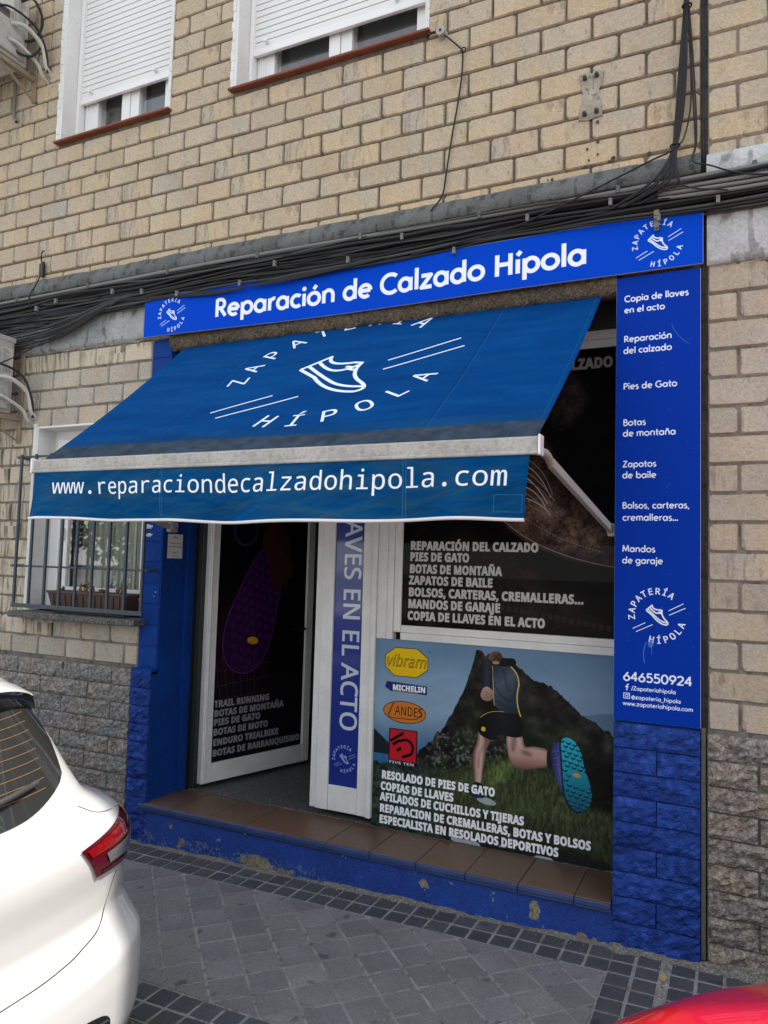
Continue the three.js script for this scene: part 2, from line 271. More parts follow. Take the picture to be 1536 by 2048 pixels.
function blockGeo(w, h, depth = 0.02) {                    // split-face block: a broken, uneven front
  const nx = Math.max(5, Math.round(w / 0.019)), ny = 6, pos = [], uv = [], idx = [], s = Math.floor(R(1, 9999)), ou = R(0, 9), ov = R(0, 9);
  for (let j = -1; j <= ny + 1; j++) for (let i = -1; i <= nx + 1; i++) {
    const cx = clamp(i, 0, nx), cy = clamp(j, 0, ny), edge = i < 0 || i > nx || j < 0 || j > ny, border = cx === 0 || cx === nx || cy === 0 || cy === ny;
    const x = (cx / nx - 0.5) * w + (border ? 0 : R(-0.004, 0.004)), y = (cy / ny - 0.5) * h + (border ? 0 : R(-0.003, 0.003));
    let z = (fbm(cx * 0.045, cy * 0.06, 8, 4, s) - 0.45) * depth * 2.6 + R(-0.24, 0.24) * depth; if (border) z = Math.min(z, 0.002) - R(0.000, 0.006);
    pos.push(x, y, edge ? -0.04 : z); uv.push(x + ou, y + ov);
  }
  const m = nx + 3;
  for (let j = 0; j < ny + 2; j++) for (let i = 0; i < nx + 2; i++) { const a = j * m + i; idx.push(a, a + 1, a + m + 1, a, a + m + 1, a + m); }
  const g = new THREE.BufferGeometry(); g.setAttribute('position', new THREE.Float32BufferAttribute(pos, 3)); g.setAttribute('uv', new THREE.Float32BufferAttribute(uv, 2)); g.setIndex(idx); const fl = g.toNonIndexed(); fl.computeVertexNormals(); return fl;
}
function wallWithHoles(x0, x1, y0, y1, z0, z1, holes) {
  const xs = [...new Set([x0, x1, ...holes.flatMap((h) => [h[0], h[1]])])].filter((x) => x >= x0 && x <= x1).sort((a, b) => a - b);
  const ys = [...new Set([y0, y1, ...holes.flatMap((h) => [h[2], h[3]])])].filter((y) => y >= y0 && y <= y1).sort((a, b) => a - b), out = [];
  for (let i = 0; i + 1 < xs.length; i++) {
    let run = null;
    for (let j = 0; j + 1 < ys.length; j++) {
      const cx = (xs[i] + xs[i + 1]) / 2, cy = (ys[j] + ys[j + 1]) / 2, inH = holes.some((h) => cx > h[0] && cx < h[1] && cy > h[2] && cy < h[3]);
      if (inH) { if (run) out.push(bx(xs[i], xs[i + 1], run[0], run[1], z0, z1)); run = null; } else run = run ? [run[0], ys[j + 1]] : [ys[j], ys[j + 1]];
    }
    if (run) out.push(bx(xs[i], xs[i + 1], run[0], run[1], z0, z1));
  }
  return merge(out);
}
const BW = 0.2442, BP = 0.123;
const fullBricks = Array.from({ length: 16 }, () => brickGeo(BW - 0.0085, BP - 0.0095));
function brickRow(parent, x0, x1, y0, y1, j0, tones, z, inView, stuff, holes = []) {
  let segs = [[x0, x1]]; const cy = (y0 + y1) / 2;
  for (const h of holes) if (cy > h[2] - 0.02 && cy < h[3] + 0.02) segs = segs.flatMap(([a, b]) => { const r = []; if (h[0] > a) r.push([a, Math.min(b, h[0])]); if (h[1] < b) r.push([Math.max(a, h[1]), b]); return h[1] <= a || h[0] >= b ? [[a, b]] : r; });
  for (const [a, b] of segs) {
    const k0 = Math.floor((a - j0) / BW), k1 = Math.ceil((b - j0) / BW);
    for (let k = k0; k < k1; k++) {
      const p = Math.max(a, j0 + k * BW), q = Math.min(b, j0 + (k + 1) * BW), w = q - p; if (w < 0.03) continue;
      const full = w > BW - 0.002 && y1 - y0 > BP - 0.002, cx = (p + q) / 2;
      const g = full ? fullBricks[Math.floor(rnd() * 16)] : brickGeo(w - 0.0085, y1 - y0 - 0.0095);
      if (inView(cx, cy)) { const m = mesh('brick', g, pick(typeof tones === 'function' ? tones(cx, cy) : tones), parent); m.position.set(cx, cy, z); } else if (stuff) { const c = g.clone(); c.translate(cx, cy, z); stuff.push(c); }
    }
  }
}
// ------------------------------------------------------------------ the apartment building with the shop
const building = thing('apartment_building', 'beige brick apartment building housing the blue shop, white shutters on its upper windows', 'building');
const WIN1 = [-4.16, -3.205, 4.335, 5.75], WIN2 = [-2.712, -1.475, 4.335, 5.75], LOWIN = [-4.2, -3.24, 1.2, 2.4], SHOP = [-3.1, -0.49, 0.14, 2.9];
const YU = 3.4368, XU = -4.418, YL = 0.917;
const holes = [WIN1, WIN2, LOWIN, SHOP];
{
  const wall = mesh('brick_wall', wallWithHoles(-8, -0.157, -0.2, 6.2, -0.32, -0.009, holes), MT.mortar, building);
  const low = mesh('ground_floor_wall', wallWithHoles(-8, -3.15, 0.9, 2.9, -0.30, -0.0075, [LOWIN]), MT.mortarGrey, building);
  const inView = (x, y) => x > -4.95 && y < 4.58 + (-0.14 - x) * 0.265, stuffU = [], stuffL = [];
  for (let k = 0; k < 22; k++) {
    const y0 = YU + (k - 1) * BP, j0 = XU + (k % 2 ? 0 : BW / 2); if (y0 + BP > 6.0) break;
    brickRow(wall, -7.5, -0.157, y0, y0 + BP, j0, (x, y) => (k === 0 ? MT.brickWarm : y < 4.34 && y > 3.85 && [WIN1[0], WIN1[1], WIN2[0], WIN2[1]].some((e) => Math.abs(x - e) < 0.09) ? MT.brickStain : MT.brick), 0, inView, stuffU, [WIN1, WIN2]);
  }
  for (let k = 0; k < 17; k++) {
    const y0 = YL + k * BP, y1 = Math.min(y0 + BP, 2.9), j0 = (k % 2 ? -3.467 : -3.593);
    brickRow(low, -7.5, -3.24, y0, y1, j0, (x, y) => (x < -4.0 && y > 1.02 && y < 2.45 || y > 2.76 ? MT.brickDrip : MT.brickLow), 0.001, (x) => x > -4.8, stuffL, [[LOWIN[0] - 0.002, LOWIN[1] + 0.1, LOWIN[2] - 0.03, LOWIN[3]]]);
  }
  tag(mesh('brick_courses', merge(stuffU), MT.brick[0], building), null, null, null, 'stuff');
  tag(mesh('brick_courses', merge(stuffL), MT.brickLow[0], building), null, null, null, 'stuff');
  // storeys above the picture, whose roof edge throws the shade over the pavement
  mesh('upper_storeys', bx(-16, -0.157, 6.2, 9.75, -9, -0.009), MT.brick[0], building);
  mesh('side_wall', [bx(-16, -8, -0.2, 6.2, -9, -0.009), bx(-8, -0.157, -0.2, 6.2, -9, -8.8)], MT.mortar, building);
  mesh('roof_edge', bx(-16.2, -0.157, 9.75, 9.9, -9, 0.06), MT.ledge, building);
}
// blue painted pier left of the door
{
  const pier = mesh('painted_pier', [bx(-3.238, -3.0885, 0.90, 2.86, -0.31, -0.003)], MT.bluePaint, building);
  for (let k = 0; k < 16; k++) {
    const y0 = YL + k * BP, g = brickGeo(0.148 - 0.006, BP - 0.006, 0.5, 0.004), m = mesh('brick', g, MT.bluePaint, pier); m.position.set(-3.1625, y0 + BP / 2, 0.002);
  }
  // the white undercoat showing where the paint has flaked
  const chips = [];
  for (const [x, y, s] of [[-3.196, 1.745, 1.5], [-3.19, 1.695, 1.2], [-3.232, 1.61, 1], [-3.236, 1.66, 0.7], [-3.235, 1.42, 0.8], [-3.236, 1.31, 0.7], [-3.12, 1.36, 0.4], [-3.13, 1.335, 0.3], [-3.236, 1.98, 1], [-3.237, 2.2, 1]]) {
    const p = new THREE.Shape(); const n = 12; for (let i = 0; i < n; i++) { const a = i / n * 6.283, r = 0.014 * s * R(0.6, 1.15), X = Math.cos(a) * r * (s > 1 ? 1.9 : 0.8), Y = Math.sin(a) * r * 0.75; if (i) p.lineTo(X, Y); else p.moveTo(X, Y); }
    const g = new THREE.ExtrudeGeometry(p, { depth: 0.002, bevelEnabled: false }); g.translate(x, y, 0.0055); chips.push(g);
  }
  mesh('paint_chip', merge(chips), MT.plasterWhite, pier);
  const base = mesh('painted_base', [bx(-3.236, -3.0885, -0.2, 0.9, -0.31, 0.034), bx(-3.236, -3.0885, 0.885, 0.915, -0.01, 0.046)], MT.bluePaint, building);
  for (let k = 0; k < 9; k++) { const h = 0.1025, m = mesh('block', blockGeo(0.146, h - 0.006, 0.013), MT.blueBlock, base); m.position.set(-3.162, 0.908 - h * (k + 0.5), 0.051); }
}
// split-face grey plinth left of the pier
{
  const pl = mesh('plinth', [bx(-8, -3.2365, -0.2, 0.905, -0.31, 0.036)], MT.mortarGrey, building), h = 0.1025, off = [0.0, 0.206, 0.0, 0.21, 0.0, 0.21, 0.02, 0.2, 0.0], stuff = [];
  for (let k = 0; k < 10; k++) for (let i = 0; i < 12; i++) {
    const j0 = -3.39 + (k % 2 ? -0.19 : 0) , a = j0 - i * 0.405 - 0.405 + 0.81, b = a + 0.405, p = a, q = Math.min(b, -3.2375); if (q - p < 0.03 || p < -7.5) continue;
    const g = blockGeo(q - p - 0.008, h - 0.008, 0.009), cx = (p + q) / 2, cy = 0.908 - h * (k + 0.5);
    if (cx > -4.8 && cy > -0.1) { const m = mesh('block', g, pick(MT.block), pl); m.position.set(cx, cy, 0.049); } else { g.translate(cx, cy, 0.049); stuff.push(g); }
  }
  tag(mesh('block_courses', merge(stuff), MT.block[0], pl), null, null, null, 'stuff');
}
// blue painted pier right of the shop window, split-face below, hidden behind the sign above
{
  const pier = mesh('painted_pier', [bx(-0.5045, -0.157, -0.2, 2.88, -0.31, 0.0), bx(-0.5045, -0.157, -0.2, 0.9, -0.02, 0.036)], MT.bluePaint, building), h = 0.1025;
  for (let k = 0; k < 9; k++) {
    const split = k % 2 ? [[-0.5045, -0.328], [-0.328, -0.157]] : [[-0.5045, -0.157]];
    for (const [a, b] of split) { const m = mesh('block', blockGeo(b - a - 0.005, h - 0.006, 0.013), MT.blueBlock, pier); m.position.set((a + b) / 2, 0.918 - h * (k + 0.5), 0.053); }
  }
}
// ledge, sooty strip under it and the plastered lintels
function ledgeGeo(x0, x1, prof, jit, step = 0.06) {
  const n = Math.ceil((x1 - x0) / step), pos = [], uv = [], idx = [], m = prof.length;
  for (let i = 0; i <= n; i++) { const x = lerp(x0, x1, i / n); let L = 0; prof.forEach(([z, y], k) => { if (k) L += Math.hypot(z - prof[k - 1][0], y - prof[k - 1][1]); const b = k > 0 && k < m - 1 ? 1 : 0; pos.push(x, y + R(-jit, jit) * b, z + R(-jit, jit) * b * 0.7); uv.push(x, L); }); }
  for (let i = 0; i < n; i++) for (let k = 0; k < m - 1; k++) { const a = i * m + k, b = a + m; idx.push(a, a + 1, b, b, a + 1, b + 1); }
  const g = new THREE.BufferGeometry(); g.setAttribute('position', new THREE.Float32BufferAttribute(pos, 3)); g.setAttribute('uv', new THREE.Float32BufferAttribute(uv, 2)); g.setIndex(idx); g.computeVertexNormals(); return g;
}
const LEDGE = [[-0.02, 3.402], [0.004, 3.398], [0.030, 3.372], [0.040, 3.335], [0.047, 3.325], [0.044, 3.295], [0.030, 3.285], [-0.02, 3.284]];
mesh('ledge', ledgeGeo(-8, -0.158, LEDGE, 0.004), MT.ledge, building);
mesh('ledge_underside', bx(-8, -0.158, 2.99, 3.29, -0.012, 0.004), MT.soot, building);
mesh('plaster_band', ledgeGeo(-8, -3.09, [[-0.01, 3.145], [0.012, 3.14], [0.016, 3.02], [0.017, 2.92], [0.012, 2.902], [-0.01, 2.888]], 0.003), MT.plaster, building);
mesh('lintel', ledgeGeo(-3.087, -0.506, [[-0.05, 2.93], [0.018, 2.92], [0.024, 2.86], [0.012, 2.815], [-0.02, 2.803], [-0.06, 2.808], [-0.09, 2.9]], 0.007, 0.03), MT.lintel, building);

// ------------------------------------------------------------------ upper windows
const slatProfile = (w) => { const s = new THREE.Shape(); s.moveTo(-0.006, -0.0185); s.quadraticCurveTo(0.012, -0.015, 0.010, 0.002); s.quadraticCurveTo(0.007, 0.015, -0.003, 0.0195); s.lineTo(-0.004, 0.0195); const g = new THREE.ExtrudeGeometry(s, { depth: w, bevelEnabled: false, curveSegments: 4 }); g.rotateY(-Math.PI / 2); g.rotateY(Math.PI); return g; };
function upperWindow([x0, x1, y0, y1], shutY, cuts, label) {
  const f = [bx(x0, x0 + 0.02, y0 - 0.004, y1, -0.32, 0.004)];                                    // painted reveal
  const w = mesh('window', [rb(x0 + 0.02, cuts[0], y0 + 0.02, y1, -0.24, -0.165), rb(cuts[1], (cuts[1] + cuts[2]) / 2 - 0.001, y0 + 0.02, y1, -0.235, -0.162), rb((cuts[1] + cuts[2]) / 2 + 0.001, cuts[2], y0 + 0.02, y1, -0.235, -0.168), rb(cuts[3], x1, y0 + 0.02, y1, -0.24, -0.165), rb(cuts[0], cuts[1], y0 + 0.02, y0 + 0.13, -0.237, -0.166), rb(cuts[2], cuts[3], y0 + 0.02, y0 + 0.13, -0.237, -0.166),
    rb(x0 + 0.06, x0 + 0.075, y0 + 0.03, y1, -0.17, -0.158), rb(x0 + 0.105, x0 + 0.112, y0 + 0.03, y1, -0.17, -0.160)], MT.pvc, building);
  w.userData.label = label;
  mesh('reveal', f[0], MT.whitePaint, w); mesh('reveal', bx(x1 - 0.012, x1, y0, y1, -0.32, 0.004), MT.whitePaint, w);
  // white paint run over onto the brick edges
  const edge = (x, dir) => { const g = []; for (let y = y0 + 0.0; y < y1; y += 0.0615) g.push(rb(Math.min(x, x + dir * R(0.02, 0.032)), Math.max(x, x + dir * 0.012), y, y + 0.0605, -0.006, 0.0055 + R(0, 0.002), 0.002)); return merge(g); };
  mesh('painted_edge', edge(x0, -1), MT.whitePaint, w); mesh('painted_edge', edge(x1, 1), MT.whitePaint, w);
  for (const [ga, gb] of [[x0 + 0.021, x0 + 0.045], [x1 - 0.045, x1 - 0.013]]) mesh('shutter_guide', rb(ga, gb, y0 + 0.03, y1, -0.162, -0.105), MT.pvc, w);
  for (const [a, b] of [[cuts[0], cuts[1]], [cuts[2], cuts[3]]]) { const p = new THREE.PlaneGeometry(b - a, y1 - y0 - 0.13); p.translate((a + b) / 2, (y0 + 0.13 + y1) / 2, -0.195); mesh('pane', p, MT.glass, w); }
  const cg = []; for (let x = x0 + 0.03; x < x1 - 0.04; x += 0.085) { const g = bx(x, x + 0.092, y0 + 0.05, y1, -0.004, 0.004); g.rotateY(0); g.translate(-x - 0.046, 0, 0); g.rotateY(0.45); g.translate(x + 0.046, 0, -0.29); cg.push(g); }
  mesh('blind', cg, MT.curtainDark, w);
  const sg = slatProfile(x1 - x0 - 0.062);
  for (let y = shutY + 0.066; y < y1 - 0.02; y += 0.0405) { const s = mesh('shutter_slat', sg, MT.slat, w); s.position.set(x0 + 0.032, y, -0.135); }
  mesh('shutter_rail', [rb(x0 + 0.034, x1 - 0.034, shutY, shutY + 0.045, -0.147, -0.123, 0.004), bar([x0 + 0.14, shutY + 0.065, -0.13], [x0 + 0.14, shutY + 0.065, -0.095], 0.011), bar([x1 - 0.24, shutY + 0.065, -0.13], [x1 - 0.24, shutY + 0.065, -0.095], 0.011)], MT.pvc, w);
  mesh('shutter_box', bx(x0, x1, y1, y1 + 0.1, -0.32, -0.012), MT.pvc, w);
  mesh('sill', [rb(x0 - 0.022, x1 + 0.022, y0 - 0.013, y0 + 0.003, -0.2, 0.034, 0.006, 2)], MT.sill, w);
  mesh('room', [bx(x0 - 0.3, x1 + 0.3, y0 - 0.1, y1 + 0.3, -1.8, -1.78), bx(x0 - 0.3, x0 - 0.28, y0 - 0.1, y1 + 0.3, -1.78, -0.32), bx(x1 + 0.28, x1 + 0.3, y0 - 0.1, y1 + 0.3, -1.78, -0.32), bx(x0 - 0.28, x1 + 0.28, y0 - 0.1, y0 - 0.08, -1.78, -0.32), bx(x0 - 0.28, x1 + 0.28, y1 + 0.28, y1 + 0.3, -1.78, -0.32)], MT.room, w);
}
upperWindow(WIN1, 4.665, [-3.995, -3.775, -3.625, -3.40], 'smaller upper window with its white shutter lowered most of the way');
upperWindow(WIN2, 4.612, [-2.545, -2.165, -2.015, -1.61], 'wider upper window with its white shutter lowered most of the way');

// ------------------------------------------------------------------ ground floor window
{
  const [x0, x1, y0, y1] = LOWIN;
  const w = mesh('window', [rb(x0 + 0.001, x0 + 0.075, y0 + 0.02, y1, -0.22, -0.14), rb(x1 - 0.06, x1 - 0.001, y0 + 0.02, y1, -0.22, -0.14), rb(x0 + 0.075, x1 - 0.06, y0 + 0.02, y0 + 0.09, -0.22, -0.141), rb(x0 + 0.075, x1 - 0.06, y1 - 0.07, y1, -0.22, -0.141),
    rb(x0 + 0.078, x0 + 0.105, y0 + 0.09, y1 - 0.07, -0.2, -0.13)], MT.pvc, building);
  w.userData.label = 'ground floor window behind a steel grille, one sash ajar';
  mesh('reveal', [bx(x0 - 0.001, x0 + 0.012, y0, y1, -0.14, 0.003), bx(x0 + 0.012, x1, y1 - 0.012, y1 + 0.001, -0.14, 0.003)], MT.whitePaint, w);
  mesh('painted_edge', [rb(x0 - 0.03, x0, y0, y1 + 0.02, -0.006, 0.007, 0.003)], MT.whitePaint, w);
  mesh('shutter_box', rb(x0 + 0.076, x1 - 0.061, y1 - 0.20, y1 - 0.071, -0.21, -0.10, 0.01), MT.pvc, w);
  // sash turned a little into the room
  const sash = mesh('sash', [rb(0, 0.055, y0 + 0.10, y1 - 0.08, -0.02, 0.02), rb(0.66, 0.715, y0 + 0.10, y1 - 0.08, -0.02, 0.02), rb(0.055, 0.66, y0 + 0.10, y0 + 0.155, -0.02, 0.019), rb(0.055, 0.66, y1 - 0.135, y1 - 0.08, -0.02, 0.019), rb(0.02, 0.04, 1.66, 1.74, 0.02, 0.035)], MT.pvc, w);
  sash.position.set(x0 + 0.12, 0, -0.15); sash.rotation.y = 0.06;
  const pg = new THREE.PlaneGeometry(0.605, y1 - y0 - 0.29); pg.translate(0.3575, (y0 + 0.155 + y1 - 0.135) / 2, 0.004);
  const pane = mesh('pane', pg, phys(lin(0.9, 0.93, 0.92), 0.015, { transmission: 1, thickness: 0, ior: 2.3 }), w); pane.position.copy(sash.position); pane.rotation.copy(sash.rotation);
  const cg = []; for (let x = x0 + 0.1; x < x1 - 0.05; x += 0.05) cg.push(bar([x, y0 + 0.1, -0.36 + R(-0.015, 0.015)], [x, y1 - 0.1, -0.36 + R(-0.015, 0.015)], 0.03, 7));
  mesh('curtain', cg, mat(lin(0.36, 0.37, 0.31), 0.95), w);
  mesh('room', [bx(x0 - 0.3, x1, y0 - 0.1, y1 + 0.3, -1.8, -1.78), bx(x0 - 0.3, x0 - 0.28, y0 - 0.1, y1 + 0.3, -1.78, -0.32), bx(x1 - 0.02, x1, y0 - 0.1, y1 + 0.3, -1.78, -0.32), bx(x0 - 0.28, x1 - 0.02, y0 - 0.1, y0 - 0.08, -1.78, -0.32), bx(x0 - 0.28, x1 - 0.02, y1 + 0.28, y1 + 0.3, -1.78, -0.32)], MT.room, w);
  const sg = rb(x0 - 0.06, x1 + 0.05, y0 - 0.042, y0 - 0.003, -0.2, 0.098, 0.006, 2); mesh('sill', sg, MT.granite, w);
}
// ------------------------------------------------------------------ neighbouring building right of the movement joint
{
  const nb = thing('neighbouring_building', 'neighbouring brick building right of the dark vertical joint, white plaster band', 'building'), X0 = -0.135;
  const wall = mesh('brick_wall', bx(X0, 6, -0.2, 6.2, -0.32, -0.009), MT.mortarGrey, nb), stuff = [];
  const inView = (x, y) => x < 0.5 && y < 4.75, hb = 0.122;
  for (let k = 0; k < 17; k++) { const y0 = YL + k * BP, y1 = Math.min(y0 + BP, 2.885); brickRow(wall, X0, 3.5, y0, y1, k % 2 ? X0 - 0.002 : X0 - hb, MT.brickRight, 0.001, inView, stuff); }
  for (let k = 0; k < 22; k++) { const y0 = YU + (k - 1) * BP; brickRow(wall, X0, 3.5, y0, y0 + BP, k % 2 ? X0 - 0.002 : X0 - hb, MT.brick, 0.001, inView, stuff); }
  tag(mesh('brick_courses', merge(stuff), MT.brickRight[0], nb), null, null, null, 'stuff');
  const pl = mesh('plinth', [bx(X0, 6, -0.2, 0.905, -0.02, 0.034)], MT.mortarGrey, nb), h = 0.1025, st = [];
  for (let k = 0; k < 10; k++) for (let i = -1; i < 9; i++) {
    const a = Math.max(X0, 0.055 + (k % 2 ? 0 : 0.2) + (i - 1) * 0.405), b = 0.055 + (k % 2 ? 0 : 0.2) + i * 0.405; if (b - a < 0.04) continue;
    const g = blockGeo(b - a - 0.010, h - 0.008, 0.021), cx = (a + b) / 2, cy = 0.912 - h * (k + 0.5);
    if (cx < 0.6) { const m = mesh('block', g, pick(MT.blockRight), pl); m.position.set(cx, cy, 0.052); } else { g.translate(cx, cy, 0.052); st.push(g); }
  }
  tag(mesh('block_courses', merge(st), MT.blockRight[0], pl), null, null, null, 'stuff');
  mesh('ledge', ledgeGeo(X0, 6, [[-0.02, 3.385], [0.008, 3.382], [0.034, 3.36], [0.046, 3.33], [0.05, 3.30], [0.045, 3.26], [0.03, 3.245], [-0.02, 3.24]], 0.003), MT.plasterWhite, nb);
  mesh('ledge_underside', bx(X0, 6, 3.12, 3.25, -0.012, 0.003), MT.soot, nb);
  mesh('plaster_band', ledgeGeo(X0, 6, [[-0.01, 3.165], [0.006, 3.16], [0.008, 3.132], [0.018, 3.122], [0.02, 3.0], [0.02, 2.91], [0.012, 2.886], [-0.01, 2.884]], 0.002), MT.plasterWhite, nb);
  mesh('upper_storeys', bx(X0, 16, 6.2, 9.75, -9, -0.009), MT.brick[0], nb);
  mesh('side_wall', [bx(6, 16, -0.2, 6.2, -9, -0.009), bx(X0, 6, -0.2, 6.2, -9, -8.8)], MT.mortar, nb);
  mesh('roof_edge', bx(X0, 16.2, 9.75, 9.9, -9, 0.06), MT.ledge, nb);
  const jg = ledgeGeo(-0.2, 6.2, [[-0.011, -0.161], [0.002, -0.156], [-0.006, -0.149], [-0.004, -0.142], [0.003, -0.136], [-0.011, -0.131]], 0.0025, 0.05); // runs along x here, turned upright below
  jg.applyMatrix4(new THREE.Matrix4().set(0, 1, 0, 0, 1, 0, 0, 0, 0, 0, 1, 0, 0, 0, 0, 1)); 
  const ix = jg.index.array; for (let i = 0; i < ix.length; i += 3) { const t = ix[i]; ix[i] = ix[i + 1]; ix[i + 1] = t; } jg.computeVertexNormals();
  mesh('movement_joint', jg, MT.soot, nb);
  mesh('joint_cover', [rb(-0.156, -0.139, 0.02, 0.93, 0.02, 0.055, 0.003)], mat(lin(0.13, 0.115, 0.09), 0.8, { map: rep(T.metal, 2) }), nb);
}
// ------------------------------------------------------------------ shop front
const ZS = -0.28;
function printTex(x0, x1, y0, y1, ppm, draw) {
  const w = Math.round((x1 - x0) * ppm), h = Math.round((y1 - y0) * ppm), [c, ctx] = canvas(w, h);
  draw(ctx, (x) => (x - x0) * ppm, (y) => (y1 - y) * ppm, ppm, w, h); return canvasTex(c);
}
function printMat(tex, extra = {}) { return phys(0xffffff, 0.35, { map: tex, clearcoat: 0.9, clearcoatRoughness: 0.06, ...extra }); }
const planeXY = (x0, x1, y0, y1, z) => { const g = new THREE.PlaneGeometry(x1 - x0, y1 - y0); g.translate((x0 + x1) / 2, (y0 + y1) / 2, z); return g; };
const front = mesh('shop_front', [
  rb(-1.834, -1.806, 0.20, 2.74, -0.33, -0.262), rb(-1.805, -1.742, 1.16, 2.74, -0.33, -0.275), rb(-1.741, -1.705, 1.16, 2.74, -0.325, -0.268), rb(-1.704, -1.66, 1.2, 2.7, -0.325, -0.273),
  rb(-1.66, -0.506, 1.1605, 1.1995, -0.33, -0.27), rb(-1.66, -0.506, 1.2, 1.239, -0.326, -0.276), rb(-1.66, -0.506, 2.655, 2.695, -0.326, -0.276), rb(-3.06, -0.506, 2.696, 2.74, -0.33, -0.27),
  rb(-3.06, -1.835, 2.25, 2.32, -0.33, -0.27)], MT.alu, building);
mesh('door_jamb', rb(-3.06, -3.022, 0.17, 2.695, -0.345, -0.29), mat(lin(0.018, 0.026, 0.022), 0.5), front);
mesh('fascia', [bx(-3.087, -0.506, 2.741, 2.99, -0.33, -0.24), bx(-3.087, -0.506, 2.93, 3.0, -0.24, -0.05)], MT.dark, front);
mesh('transom_pane', planeXY(-3.02, -1.835, 2.32, 2.696, -0.3), MT.glass, front);
// shutter guides on both jambs
mesh('shutter_guide', rb(-3.0885, -3.066, 0.165, 2.74, -0.29, -0.205, 0.003), MT.bluePaint, front); mesh('shutter_guide', rb(-0.528, -0.5045, 0.165, 2.74, -0.262, -0.205, 0.003), MT.bluePaint, front);
mesh('shutter_guide', [bx(-3.065, -3.06, 0.165, 2.74, -0.33, -0.27)], MT.black, front);
// room behind
mesh('shop_interior', [bx(-3.6, -0.3, 0.0, 0.163, -4.2, -0.335), bx(-3.05, -0.506, 0.0, 0.168, -0.335, -0.281)], MT.terrazzo, front);
mesh('shop_interior', [bx(-3.62, -3.6, 0.16, 3.0, -4.2, -0.32), bx(-0.3, -0.28, 0.16, 3.0, -4.2, -0.32), bx(-3.6, -0.3, 0.16, 3.0, -4.22, -4.2), bx(-3.6, -0.3, 2.99, 3.01, -4.2, -0.33)], MT.room, front);

